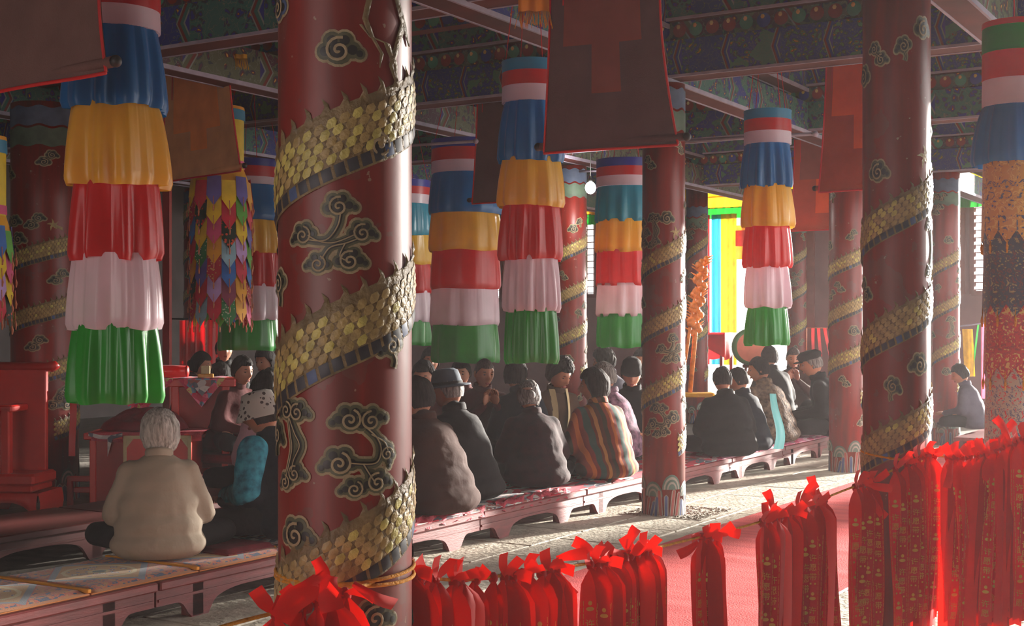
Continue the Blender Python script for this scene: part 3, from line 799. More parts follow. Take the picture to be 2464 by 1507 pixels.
def rug_pattern(name, cols, sc1, st=(1, 3, 1)):
    m, n, l, b = nt(name); g = NG(m)
    tc = n.new('ShaderNodeTexCoord'); mp = n.new('ShaderNodeMapping'); mp.inputs['Scale'].default_value = st; l.new(tc.outputs['Object'], mp.inputs[0])
    vo = n.new('ShaderNodeTexVoronoi'); vo.inputs['Scale'].default_value = sc1; l.new(mp.outputs[0], vo.inputs[0])
    sp = n.new('ShaderNodeSeparateColor'); l.new(vo.outputs['Color'], sp.inputs[0])
    c = g.ramp(sp.outputs[0], [(i / len(cols), rgb(*q)) for i, q in enumerate(cols)])
    vd = g.math('LESS_THAN', vo.outputs['Distance'], .18)
    c = g.mix(vd, c, rgb(*cols[0]))
    l.new(c, b.inputs['Base Color']); b.inputs['Roughness'].default_value = .9
    MATS[name] = m
rug_pattern('rug_white', [(190, 180, 176), (110, 110, 120), (206, 198, 190), (150, 90, 84), (180, 170, 166), (90, 92, 104)], 14)
rug_pattern('rug_mixed', [(176, 60, 76), (196, 186, 180), (80, 84, 96), (170, 40, 54), (150, 150, 150), (120, 40, 50)], 7)
rug_pattern('rug_pink', [(214, 120, 150), (220, 150, 170), (206, 90, 120), (224, 180, 190)], 9)
rug_pattern('cloth_floral', [(206, 70, 100), (226, 110, 140), (196, 176, 110), (120, 150, 170), (214, 90, 110), (190, 50, 80)], 26, (1, 1, 1))
mat('quilt_pink', rgb(170, 50, 66), .7, .25, 20, bump=.5, bs=60)
mat('maroon_wool', rgb(116, 18, 34), .85, .2, 9, bump=.4, bs=20)
mat('seam_yellow', rgb(222, 150, 50), .8)
def mat_obj(u, v, L, D, m, label, cat='mat', z=.241, th=.026, wav=.003, name='bench_mat', seam=False, group=None, rot=0):
    b = MB(); n1, n2 = 26, 14; ph = u * 3
    def top(s, t):
        x = (s - .5) * L; y = (t - .5) * D
        e = min(s, 1 - s, t, 1 - t)
        return (x, y, th * min(1, .25 + e * 18) + wav * math.sin(x * 9 + ph) * math.sin(y * 7 + ph))
    b.grid(n1, n2, top)
    b.grid(n1, 1, lambda s, t: ((s - .5) * L, -D / 2, .25 * th * t)); b.grid(n1, 1, lambda s, t: ((.5 - s) * L, D / 2, .25 * th * t))
    b.grid(n2, 1, lambda s, t: (L / 2, (s - .5) * D, .25 * th * t)); b.grid(n2, 1, lambda s, t: (-L / 2, (.5 - s) * D, .25 * th * t))
    o = tag(b.obj(name, m, loc=UV(u, v, z), rz=D1ANG + rot), label, cat, group)
    if seam:
        b = MB(); b.bbox((L / 2 - .012, -D / 2, th * .4), (L / 2 + .012, D / 2, th + .004), .003); b.obj('yellow_binding', 'seam_yellow', o)
    return o
ml = ['patterned square mat at the near left end of the front bench, cut by the frame', 'patterned mat with yellow medallion left of the woman in cream', 'patterned medallion mat directly below the woman in cream']
for i in range(5):
    uc = 2.735 + .762 * i
    lab = ['patterned mat out at the far left end of the front bench', 'patterned square mat cut by the left frame edge', 'patterned mat whose medallion shows whole, left of the cream jacket', 'patterned mat under the edge of the cream jacket', 'patterned mat mostly covered by a fringed white rug'][i]
    mat_obj(uc, 5.74, .75, .74, 'woven_mat', lab, seam=True)
mat_obj(6.35, 5.80, .42, .52, 'rug_white', 'white and grey fringed rug beneath the figure in the bucket hat', 'rug', z=.268, th=.02)
mat_obj(6.45, 5.50, .34, .22, 'rug_white', 'small fringed rug on the bench edge by the nearest pillar', 'rug', z=.266, th=.016)
mat_obj(5.95, 5.66, .40, .36, 'maroon_wool', 'small flat maroon cushion beside the cream jacket', 'cushion', z=.268, th=.03)
fr = MB(); rr = random.Random(4)
for i in range(60):
    x = 6.2 + rr.uniform(-.08, .5); p = UV(x, 5.42 + rr.uniform(0, .03), .268)
    fr.tube([p + Vector((0, 0, .01)), p + Vector((rr.uniform(-.02, .02), -.03, .0)), p + Vector((rr.uniform(-.03, .03), -.05, -.03))], .003, 4)
tag(fr.obj('rug_fringe', 'rug_white'), 'loose white fringe hanging over the bench edge beside the nearest pillar', 'fringe', kind='stuff')
rl = ['red and grey rug on the bench beside the brown robe', 'striped rug with white border beside the fedora figure', 'red edged rug in front of the striped robe', 'red and white rug left of the pebbled-stone pillar', 'red rug right of the pebbled-stone pillar', 'pink rug under the dark coat', 'pink rug beside the teal lining', 'pink rug under the leopard coat', 'pale pink rug at the far end of the front bench']
for i in range(9):
    mat_obj(7.45 + i * 1.17, 5.73, 1.14, .76, ('rug_mixed', 'rug_white', 'rug_mixed', 'rug_mixed', 'rug_mixed', 'rug_pink', 'rug_pink', 'rug_pink', 'rug_pink')[i], rl[i], 'rug', z=.241, th=.03, wav=.006)
# pink quilted spread hanging over the bench edge
for k, (u0, u1, lb) in enumerate(((7.0, 8.35, 'crumpled pink satin spread over the bench edge by the nearest pillar'), (8.5, 9.6, 'crumpled dark pink spread over the bench edge below the maroon jacket'))):
    b = MB()
    b.grid(60, 8, lambda s, t: UV(u0 + (u1 - u0) * s, 5.36 + .1 - t * .13 + .012 * math.sin(s * 50 + t * 9), (.276 if t < .6 else .276 - (t - .6) * .16) + .010 * math.sin(s * 37 + t * 14)))
    tag(b.obj('satin_spread', 'quilt_pink'), lb, 'cloth')
mat_obj(18.6, 5.39, 1.5, .74, 'rug_pink', 'pale pink mat on the sunlit far right bench', 'mat')

# ---------------------------------------------------------------- tiered hanging banners
def skirt_mesh(R0, R1, h, seed, m, amp=.018, hem=.006, ell=1.0, nk=(9, 15)):
    rr = random.Random(seed); ks = [(rr.randint(*nk), rr.uniform(0, 6.28), rr.uniform(.4, 1)) for _ in range(4)] + [(rr.randint(3, 6), rr.uniform(0, 6.28), .8)]
    hm = [(rr.randint(2, 6), rr.uniform(0, 6.28)) for _ in range(2)]
    b = MB()
    def fn(s, t):
        a = s * 2 * PI
        f = sum(w * math.sin(k * a + p + .5 * math.sin(2 * a + p) + t * .6 * math.sin(p * 3)) for k, p, w in ks) / 2.6
        f = math.copysign(abs(f) ** .75, f) + .35 * (1 - 2 * abs(math.sin(ks[0][0] * a * .5 + ks[0][1])))
        q = t ** .6
        R = R0 + (R1 - R0) * (math.sin(t * PI / 2) ** .9) + 1.45 * amp * f * (.22 + .78 * q) - (.012 * max(0, t - .93) / .07)
        fine = .0025 * math.sin(a * 61 + seed) * (1 - t) 
        z = -h * t + hem * t * (math.sin(hm[0][0] * a + hm[0][1]) + .5 * math.sin(hm[1][0] * a + hm[1][1]))
        return ((R + fine) * math.cos(a), (R + fine) * math.sin(a) * ell, z)
    b.grid(150, 12, fn)
    return b.mesh('skirt', m)
def ring_band(R, h, m, name='band', gath=.003, k=60):
    b = MB()
    b.grid(120, 3, lambda s, t: ((R + gath * math.sin(s * 2 * PI * k + t * 2)) * math.cos(s * 2 * PI), (R + gath * math.sin(s * 2 * PI * k + t * 2)) * math.sin(s * 2 * PI), -h * t))
    return b.mesh(name, m)
def tier_banner(label, px, Z, ys, cols, rads, seed, top='satin', nband=3, cord_top=None, amp=.018):
    """ys: photo heights of the tier edges; cols / rads (metres) per tier; the first nband tiers are plain bands"""
    x = (px - CX) * Z / F
    zs = [ZH(y, Z) for y in ys]
    t = thing('tiered_banner', label, 'banner', (x, Z, zs[0]), 0, None)
    for i, c in enumerate(cols):
        z0 = zs[i]; h = zs[i] - zs[i + 1]
        if i < nband:
            place(ring_band(rads[i][0], h, 'satin_' + c), 'band', t, loc=(0, 0, z0 - zs[0]))
        else:
            R0, R1 = rads[i]
            me = skirt_mesh(R0 - .012, R1, h + (.03 if i > nband else 0), seed * 10 + i, 'satin_' + c, amp)
            place(me, 'skirt', t, loc=(0, 0, z0 - zs[0] + (.03 if i > nband else 0)))
    b = MB(); b.lathe([(rads[0][0] + .004, -.012), (rads[0][0] + .004, 0.004)], 60, cap=False); b.lathe([(.0, .002), (rads[0][0], .003)], 60, cap=False)
    b.obj('top_rim', 'satin_' + cols[0], t)
    zt = 4.86 - zs[0]
    if zt > 0:
        b = MB()
        for k in range(4):
            a = k * PI / 2 + .4; b.tube([(rads[0][0] * .95 * math.cos(a), rads[0][0] * .95 * math.sin(a), 0), (0, 0, zt)], .003, 5)
        b.obj('hanging_cord', 'braid_red', t)
    return t
SM = [(.19, .19)] * 3 + [(.19, .228), (.195, .23), (.19, .208), (.185, .195), (.18, .188)]
T1B = tier_banner('large near tiered silk banner at the left, its top hidden by the brown scroll', 279, 6.3, [-140, -72, 30, 78, 268, 452, 627, 792, 968],
            ['light_blue', 'red', 'white', 'blue', 'yellow', 'red', 'white', 'green'], [(.203, .2)] * 3 + [(.205, .238), (.21, .240), (.20, .207), (.20, .209), (.195, .205)], 1, cord_top=3.95, amp=.022)
tier_banner('tiered silk banner hanging in the middle, partly behind the big plum scroll', 1278, 9.0, [152, 178, 212, 250, 393, 500, 627, 750, 874],
            ['light_blue', 'red', 'white', 'blue', 'yellow', 'red', 'white', 'green'], [(.196, .2)] * 3 + [(.19, .222), (.205, .228), (.195, .208), (.185, .196), (.175, .183)], 2, cord_top=3.9)
tier_banner('tiered silk banner against the bright doorway at the right', 1847, 11.6, [269, 291, 320, 349, 453, 548, 645, 741, 831],
            ['light_blue', 'red', 'white', 'blue', 'yellow', 'red', 'white', 'green'], [(.202, .2)] * 3 + [(.20, .225), (.205, .232), (.19, .208), (.185, .202), (.165, .176)], 3, cord_top=3.8)
FT = [(.34, .34)] * 3 + [(.34, .375), (.35, .375), (.345, .36), (.345, .355), (.335, .35)]
tier_banner('wide tiered banner with navy top beside the middle banner', 1119, 13.5, [341, 362, 392, 420, 517, 606, 697, 783, 872],
            ['navy', 'red', 'white', 'blue', 'yellow', 'red', 'white', 'green'], FT, 4, amp=.010)
tier_banner('wide tiered banner with navy top behind the pillar on pebbled stone', 1506, 14.8, [387, 406, 428, 452, 537, 609, 689, 762, 836],
            ['navy', 'red', 'white', 'cyan', 'yellow', 'red', 'white', 'green'], [(a * .96, c * .9) for a, c in FT], 5, amp=.016)
tier_banner('wide tiered banner whose edge shows right of the nearest pillar', 974, 16.8, [437, 453, 471, 493, 569, 638, 706, 775, 832],
            ['navy', 'red', 'white', 'cyan', 'yellow', 'red', 'white', 'green'], [(a * .96, c * .95) for a, c in FT], 6, amp=.014)
tier_banner('wide tiered banner behind the patchwork banner, left of the nearest pillar', 603, 13.7, [389, 406, 431, 449, 534, 611, 691, 771, 843],
            ['navy', 'red', 'white', 'blue', 'yellow', 'red', 'white', 'green'], [(a * .93, c * .93) for a, c in FT], 7, amp=.016)

# ---------------------------------------------------------------- patchwork banners
def pat_mat(name, c, c2, sc1=40):
    m, n, l, b = nt(name); g = NG(m)
    tc = n.new('ShaderNodeTexCoord'); vo = n.new('ShaderNodeTexVoronoi'); vo.inputs['Scale'].default_value = sc1; l.new(tc.outputs['Object'], vo.inputs[0])
    cc = g.mix(g.math('LESS_THAN', vo.outputs['Distance'], .3), c, c2); l.new(cc, b.inputs['Base Color']); b.inputs['Roughness'].default_value = .6
    tr = n.new('ShaderNodeBsdfTranslucent'); l.new(cc, tr.inputs[0]); mx = n.new('ShaderNodeMixShader'); mx.inputs[0].default_value = .25
    l.new(b.outputs[0], mx.inputs[1]); l.new(tr.outputs[0], mx.inputs[2]); l.new(mx.outputs[0], n['Material Output'].inputs[0]); MATS[name] = m
mat('pw_yellow', rgb(236, 206, 30), .6, transl=.3); mat('pw_gold', rgb(232, 170, 24), .6, transl=.3); mat('pw_red', rgb(216, 44, 70), .6, transl=.3); mat('pw_pink', rgb(220, 80, 130), .6, transl=.3)
mat('pw_purple', rgb(110, 100, 180), .6, transl=.3); mat('pw_blue', rgb(60, 120, 200), .6, transl=.3); mat('pw_pale', rgb(160, 200, 215), .6, transl=.3); mat('pw_lilac', rgb(205, 165, 220), .6, transl=.3)
mat('pw_green', rgb(100, 180, 60), .6, transl=.3); mat('pw_maroon', rgb(150, 60, 90), .6, transl=.3)
pat_mat('pw_redfloral', rgb(190, 30, 50), rgb(220, 170, 110)); pat_mat('pw_dark', rgb(30, 50, 34), rgb(220, 90, 60), 25); pat_mat('pw_greenpat', rgb(60, 140, 80), rgb(200, 210, 180))
PWC = ['pw_yellow', 'pw_red', 'pw_dark', 'pw_blue', 'pw_pink', 'pw_purple', 'pw_gold', 'pw_redfloral', 'pw_pale', 'pw_greenpat', 'pw_lilac', 'pw_maroon', 'pw_green']
def flap_mesh(R, wa, h, m, out=0.0, pt=.35, flare=.02):
    b = MB(); n = 6; rows = 5
    for s_ in range(1):
        def fn(s, t):
            a = (s - .5) * wa
            edge = h * (1 - pt) + h * pt * (1 - abs(2 * s - 1))
            z = -edge * t; r = R + out + flare * t
            return (r * math.sin(a), -r * math.cos(a), z)
        b.grid(n, rows, fn)
        b.grid(n, rows, lambda s, t: tuple(c * (1 - .006) if i < 2 else c for i, c in enumerate(fn(1 - s, t))))
    return b.mesh('flap', m)
def tassel_mesh(R, h, m='rope_pink', L=.05):
    b = MB(); b.tube([(0, -R - .03, -h + .02), (.002, -R - .034, -h - L * .3), (0, -R - .032, -h - L)], [.003, .009, .005], 6); b.tube([(0, -R - .026, -h + .09), (0, -R - .03, -h + .02)], .0035, 5)
    return b.mesh('tassel', m)
def patchwork(label, px, Z, ytop, y0, ybot, Rpx, table, ncol=13, seed=0):
    x = (px - CX) * Z / F; R = Rpx * Z / F
    zt = ZH(ytop, Z); z0 = ZH(y0, Z); z1 = ZH(ybot, Z); rows = len(table[0]); ph = (z0 - z1) / rows
    t = thing('patchwork_banner', label, 'banner', (x, Z, zt))
    b = MB(); b.lathe([(R * .8, -.0), (R * .8, -(zt - z0))], 40, cap=False); b.obj('yellow_drum', 'pw_yellow', t)
    place(ring_band(R * .81, .03, 'valance_orange'), 'band', t, loc=(0, 0, .01)); place(ring_band(R * .83, .10, 'satin_light_blue'), 'band', t, loc=(0, 0, -.02)); place(ring_band(R * .82, .07, 'pw_pink'), 'band', t, loc=(0, 0, z0 + .16 - zt))
    b = MB(); b.lathe([(R * .80, 0), (R * .97, -.12), (R * .97, z1 - z0 - .02)], 40, cap=False); b.obj('inner_sleeve', 'pw_gold', t, loc=(0, 0, z0 - zt + .08))
    ms = {m: flap_mesh(R * .98, 2 * PI / ncol * .98, ph * 1.55, m) for m in PWC}; tm = tassel_mesh(R * .98, ph * 1.55)
    rr = random.Random(seed)
    for c in range(ncol):
        ang = (c - 3) * 2 * PI / ncol
        for r_ in range(rows - 1, -1, -1):
            m = table[c][r_] if c < len(table) else PWC[rr.randrange(len(PWC))]
            stg = (.0 if c % 2 else -.45 * ph * .5)
            f = place(ms[m], 'flap', t, loc=(0, 0, z0 - zt - r_ * ph + stg), rz=ang, scale=(1 + .006 * (rows - r_), 1 + .006 * (rows - r_), 1))
            place(tm, 'tassel', f)
    b = MB()
    for k in range(40):
        a = k * PI / 20; b.tube([(R * math.cos(a), R * math.sin(a), z1 - zt + .02), (R * 1.01 * math.cos(a), R * 1.01 * math.sin(a), z1 - zt - .10 - .03 * math.sin(k * 2.1))], .004, 5)
    tag(b.obj('bottom_fringe', 'rope_pink', t), kind='stuff')
    b = MB(); b.tube([(0, 0, 0), (0, 0, 4.86 - zt)], .004, 5); b.obj('hanging_cord', 'braid_red', t)
    return t
y_, g_, r_, k_, b_, p_, u_, f_, l_, n_, c_, w_, e_ = PWC[0], PWC[6], PWC[1], PWC[4], PWC[3], PWC[4], PWC[5], PWC[7], PWC[8], PWC[9], PWC[10], PWC[11], PWC[12]
d_ = 'pw_dark'
tab = [[e_, c_, r_, l_, b_, r_, u_], [y_, f_, b_, r_, g_, d_, f_], [r_, d_, y_, n_, u_, r_, l_], [u_, y_, k_, g_, f_, c_, r_], [y_, r_, d_, l_, b_, w_, n_], [u_, e_, y_, c_, r_, g_, g_], [g_, r_, u_, e_, b_, f_, k_]]
patchwork('tall patchwork banner of pointed coloured flaps, left of the nearest pillar', 531, 12.75, 262, 430, 752, 69, tab, seed=1)
patchwork('patchwork banner of coloured flaps cut by the left edge of the picture', -38, 10.2, 332, 545, 750, 62, [[y_, b_, g_, y_]] + [[b_, g_, y_, l_]] * 2 + [[g_, b_, y_, r_], [y_, b_, y_, c_], [b_, y_, c_, r_], [e_, k_, y_, d_]], seed=2)

# ---------------------------------------------------------------- brocade column banner at the right
def brocade(name, base, a, c2, sc1=18):
    m, n, l, b = nt(name); g = NG(m)
    tc = n.new('ShaderNodeTexCoord'); nz = n.new('ShaderNodeTexNoise'); nz.inputs['Scale'].default_value = sc1; nz.inputs['Detail'].default_value = 2; nz.inputs['Distortion'].default_value = 1.5; l.new(tc.outputs['Object'], nz.inputs['Vector'])
    c = g.ramp(nz.outputs[0], [(0, a), (.40, base), (.57, c2), (.63, base), (.72, a)]); l.new(c, b.inputs['Base Color']); b.inputs['Roughness'].default_value = .5; b.inputs['Sheen Weight'].default_value = .3
    MATS[name] = m
brocade('brocade_yellow', rgb(196, 138, 52), rgb(60, 66, 90), rgb(220, 176, 90)); brocade('brocade_navy', rgb(38, 40, 68), rgb(150, 130, 96), rgb(110, 50, 54), 22)
brocade('brocade_red', rgb(176, 26, 26), rgb(206, 170, 100), rgb(120, 20, 24), 26); brocade('brocade_white', rgb(176, 160, 150), rgb(190, 40, 60), rgb(90, 90, 120), 24)
ZB = 8.6; xb = (2440 - CX) * ZB / F
t = thing('brocade_banner', 'tiered banner of pointed brocade strips at the right edge of the picture', 'banner', (xb, ZB, 0))
zz = [ZH(y, ZB) for y in (56, 70, 130, 195, 258, 398)]
for i, c in enumerate(('red', 'green', 'red', 'white')):
    place(ring_band(.195, zz[i] - zz[i + 1], 'satin_' + c), 'band', t, loc=(0, 0, zz[i]))
place(skirt_mesh(.19, .262, zz[4] - zz[5], 77, 'satin_blue', .016), 'skirt', t, loc=(0, 0, zz[4]))
b = MB(); b.lathe([(.165, ZH(1130, ZB)), (.165, zz[4])], 40); b.obj('inner_sleeve', 'maroon_wool', t)
for i, (ya, yb, m_) in enumerate(((385, 590, 'brocade_yellow'), (555, 765, 'brocade_navy'), (725, 915, 'brocade_red'), (880, 1120, 'brocade_white'))):
    za, zb_ = ZH(ya, ZB), ZH(yb, ZB)
    fm = flap_mesh(.19 - .002 * i, 2 * PI / 11 * 1.02, za - zb_, m_, out=-.004 * i, pt=.16, flare=.012); tm = tassel_mesh(.17 - .006 * i, za - zb_, 'rope_yellow', .06)
    for c in range(11):
        f = place(fm, 'brocade_strip', t, loc=(0, 0, za), rz=c * 2 * PI / 11 + i * .25); place(tm, 'tassel', f)
b = MB()
for k in range(60):
    a = k * PI / 30; b.tube([(.17 * math.cos(a), .17 * math.sin(a), ZH(1080, ZB)), (.178 * math.cos(a), .178 * math.sin(a), ZH(1140, ZB))], .006, 5)
tag(b.obj('bottom_fringe', 'maroon_wool', t), kind='stuff')
b = MB(); b.tube([(0, 0, zz[0]), (0, 0, 4.86)], .005, 5); b.lathe([(0, zz[0] - .002), (.195, zz[0])], 40, cap=False); b.obj('hanging_cord', 'braid_red', t)

# ---------------------------------------------------------------- hanging scrolls seen from the back
def scroll(label, bl_, br_, Zl, Zr, tl, tr_, ztop, m, patches, red='braid_red', knob=True):
    """bl_, br_ bottom corners and tl, tr_ points on the side edges higher up, all photo px; the panel hangs in a vertical plane"""
    A0 = P(bl_[0], bl_[1], Zl); B0 = P(br_[0], br_[1], Zr); zb = (A0.z + B0.z) / 2; A0.z = B0.z = zb
    d = (B0 - A0).normalized(); W_ = (B0 - A0).length; nrm = Vector((d.y, -d.x, 0))
    def hit(px, py):
        k = (px - CX) / F; s = (k * A0.y - A0.x) / (d.x - k * d.y); Z = A0.y + d.y * s
        return s, ZH(py, Z)
    sl, zl = hit(*tl); sr, zr = hit(*tr_)
    H = ztop - zb
    def edge(t):   # t 0 bottom .. 1 top
        z = zb + H * t
        kl = min(1.3, (z - zb) / max(.01, zl - zb)); kr = min(1.3, (z - zb) / max(.01, zr - zb))
        fl_ = lambda k: 1 - (1 - min(1, k)) ** 1.7
        return sl * fl_(kl), W_ + (sr - W_) * fl_(kr), z
    t = thing('hanging_scroll', label, 'scroll', A0)
    def pt(s, tt, o):
        a, c, z = edge(tt); return A0 * 0 + d * (a + (c - a) * s) + Vector((0, 0, z - zb)) + nrm * (o + .012 * math.sin(s * 5 + tt * 3))
    b = MB(); b.grid(16, 20, lambda s, q: pt(s, q, 0)); b.grid(16, 20, lambda s, q: pt(1 - s, q, -.008)); b.obj('cloth_panel', m, t)
    for (s0, s1, q0, q1, pm) in patches:
        b = MB(); b.grid(8, 8, lambda s, q: pt(s0 + (s1 - s0) * s, q0 + (q1 - q0) * q, .0045)); b.obj('cloth_patch', pm, t)
    for (f0, f1) in (((0, 0), (0, 1)), ((1, 0), (1, 1))):
        b = MB(); b.tube([pt(f0[0], i / 20, .003) for i in range(21)], .0065, 6); b.obj('red_braid', red, t)
    b = MB(); b.tube([pt(i / 12, 0, .003) + Vector((0, 0, -.006)) for i in range(13)], .0075, 6); b.obj('red_braid', red, t)
    e0, e1, _ = edge(0)
    b = MB(); b.tube([d * (e0 - .03) + Vector((0, 0, .035)) - nrm * .02, d * (e1 + .03) + Vector((0, 0, .035)) - nrm * .02], .022, 12); rod = b.obj('roller', m, t)
    for x in (e0 - .045, e1 + .045):
        b = MB(); b.ell(d * x + Vector((0, 0, .035)) - nrm * .02, (.024, .024, .024), nu=12, nv=8); b.obj('roller_knob', 'iron_black', rod)
    e0, e1, _ = edge(1)
    b = MB(); b.tube([d * e0 + Vector((0, 0, H)), d * e1 + Vector((0, 0, H))], .015, 8); b.tube([d * (e0 + e1) / 2 + Vector((0, 0, H + .06)), d * (e0 + e1) / 2 + Vector((0, 0, 4.86 - A0.z))], .004, 5); b.tube([d * (e0 + e1) / 2 + Vector((0, 0, H + .06)), d * e0 + Vector((0, 0, H))], .004, 5); b.tube([d * (e0 + e1) / 2 + Vector((0, 0, H + .06)), d * e1 + Vector((0, 0, H))], .004, 5)
    b.obj('top_batten', 'bench_dark', t)
    # red tie strings on the back
    b = MB(); b.grid(1, 6, lambda s, q: pt(.12 + .012 * s, .99 - .25 * q, .012)); b.grid(1, 6, lambda s, q: pt(.86 + .012 * s, .99 - .22 * q, .012)); b.obj('tie_ribbon', red, t)
    return t
scroll('big grey brown scroll back at the top left corner, with a round dark roller knob', (-40, 222), (250, 176), 5.55, 5.05, (-40, 0), (236, 0), 3.70, 'thangka_brown', [])
scroll('tan scroll back with orange patch, between the left banner and nearest pillar', (401, 438), (577, 408), 12.3, 11.40, (398, 130), (553, 112), 3.95, 'thangka_tan', [(.14, .80, .42, .98, 'patch_orange'), (.38, .60, .24, .42, 'patch_orange')])
scroll('large plum brown scroll back with a dull red patch, top centre of the hall', (1309, 366), (1630, 346), 7.4, 7.04, (1326, 0), (1590, 0), 3.66, 'thangka_plum', [(.13, .82, .53, 1.0, 'patch_red'), (.38, .62, .28, .53, 'patch_red')])
scroll('dark scroll back hanging behind the middle tiered banner', (1136, 486), (1262, 486), 12.7, 12.4, (1150, 250), (1250, 250), 3.95, 'thangka_plum', [])
scroll('rust scroll back with a bright orange patch, left of the dark rope-tied pillar', (1970, 459), (2125, 455), 11.4, 11.05, (1989, 162), (2108, 160), 3.92, 'thangka_rust', [(.14, .86, .55, 1.0, 'patch_vermilion'), (.55, .80, .30, .55, 'patch_vermilion')])
scroll('dark rust scroll back low behind the rust scroll, with one vermilion square', (1901, 553), (2040, 553), 16.9, 16.5, (1912, 380), (2032, 380), 4.0, 'thangka_rust', [(.12, .88, .55, 1.0, 'patch_red'), (.44, .74, .18, .55, 'patch_vermilion')])
def scarf(label, x0, x1, y0, y1, Z, m, fr=.2, z1=3.95):
    X0, X1 = (x0 - CX) * Z / F, (x1 - CX) * Z / F; zb = ZH(y1, Z); L = z1 - zb
    t = thing('fringed_scarf', label, 'scarf', ((X0 + X1) / 2, Z, zb)); w = X1 - X0
    b = MB(); b.grid(30, 8, lambda s, q: ((s - .5) * w, .012 * math.sin(s * 14), fr + (L - fr) * q)); b.obj('silk_panel', m, t)
    b = MB(); rr = random.Random(2)
    for i in range(44):
        s = i / 43 - .5; e = rr.uniform(-.01, .01); b.tube([(s * w, .012 * math.sin((s + .5) * 14), fr), (s * w * 1.04 + e, 0, fr * .5), (s * w * 1.06 + e * 2, 0, rr.uniform(-.01, .02))], .0022, 4)
    tag(b.obj('fringe', m, t), kind='stuff')
    return t
scarf('orange silk scarf end with fringe, just left of the large plum scroll', 1247, 1322, -60, 66, 7.35, 'scarf_orange', .09)
scarf('small yellow scarf end hanging beside the tan scroll', 556, 594, 50, 166, 11.4, 'scarf_yellow', .09)

# ---------------------------------------------------------------- bulb, curtain rods, far items
t = thing('bare_bulb', 'bare glowing light bulb hanging high before the crowd', 'light bulb', P(1421, 452, 16.3))
b = MB(); b.ell((0, 0, 0), (.065, .065, .075), nu=16, nv=12); b.obj('glass_bulb', emis('bulb_glow', (1, .97, .92, 1), 60), t)
b = MB(); b.lathe([(.022, .07), (.022, .11)], 12); b.obj('socket', 'iron_black', t)
b = MB(); b.tube([(0, 0, .08), (0, 0, 4.86 - t.location.z)], .005, 6); b.obj('flex_cable', 'iron_black', t)
ld = bpy.data.lights.new('bulb_light', 'POINT'); ld.energy = 60; ld.shadow_soft_size = .06; ld.color = (1, .95, .88); lo = bpy.data.objects.new('bulb_light', ld); COL.objects.link(lo); lo.parent = t; lo.location = (0, -.08, -.08)
def rod(label, a, b_, r_=.018, m='beam_edge'):
    d = MB(); d.tube([a, b_], r_, 10); o = tag(d.obj('curtain_rod', m), label, 'rod'); 
    e = MB(); e.ell(b_, (r_ * 1.8,) * 3, nu=10, nv=6); e.obj('end_knob', m, o)
rod('pale curtain rod crossing behind the doorway banner', P(1650, 339, 14.2), P(1962, 322, 13.3))
rod('pale rod high behind the nearest pillar', P(960, 352, 12.7), P(1145, 340, 12.3), .014)
rod('short white rod above the bare bulb', P(1395, 413, 17), P(1450, 411, 16.6), .015)
# red upright and drapery at the left
b = MB(); b.bbox((-.045, -.045, 0), (.045, .045, 3.7), .008); tag(b.obj('red_post', 'red_deep', loc=(-4.02, 15.5, 0)), 'slim dark red upright post right of the near left banner', 'post')
cd = thing('red_drape', 'bright red cloth drape hanging by the slim red post', 'drape', (-4.2, 17.2, 0))
b = MB(); b.grid(30, 10, lambda s, q: (-.10 + .34 * s, .03 * math.sin(s * 18), .85 + .85 * q)); b.obj('cloth', 'satin_red', cd)
b = MB(); b.tube([(-.2, 0, 1.72), (.5, 0, 1.72)], .012, 8); b.obj('rail', 'iron_black', cd)
cd = thing('lectern_drape', 'narrow red cloth drape hanging beyond the woman behind the altar table', 'drape', P(500, 900, 19)); b = MB(); b.grid(12, 6, lambda s, q: (-.02 + .16 * s, .02 * math.sin(s * 9), .9 * q)); b.obj('cloth', 'satin_red', cd)
# ---------------------------------------------------------------- people
mat('skin', rgb(176, 118, 92), .55, .08, 8); mat('skin_dark', rgb(140, 88, 66), .55, .08, 8); mat('lips', rgb(140, 70, 62), .5); mat('eye_dark', rgb(30, 22, 20), .3); mat('eye_white', rgb(128, 98, 84), .5)
def hair_mat(name, c, c2):
    mat(name, c, rough=.75, spec=.25, var=.3, vs=14, c2=c2, bump=.5, bs=40, vst=(6, 6, .6))
hair_mat('hair_black', rgb(26, 20, 20), rgb(44, 36, 34)); hair_mat('hair_grey', rgb(96, 90, 88), rgb(150, 144, 140)); hair_mat('hair_white', rgb(150, 144, 136), rgb(206, 200, 192)); hair_mat('hair_stubble', rgb(70, 60, 56), rgb(96, 84, 78))
def cloth(name, c, var=.18, rough=.85, c2=None, vs=5, bump=.7, bs=7): mat(name, c, rough, var, vs, bump=bump, bs=bs, c2=c2, sheen=0, spec=.25)
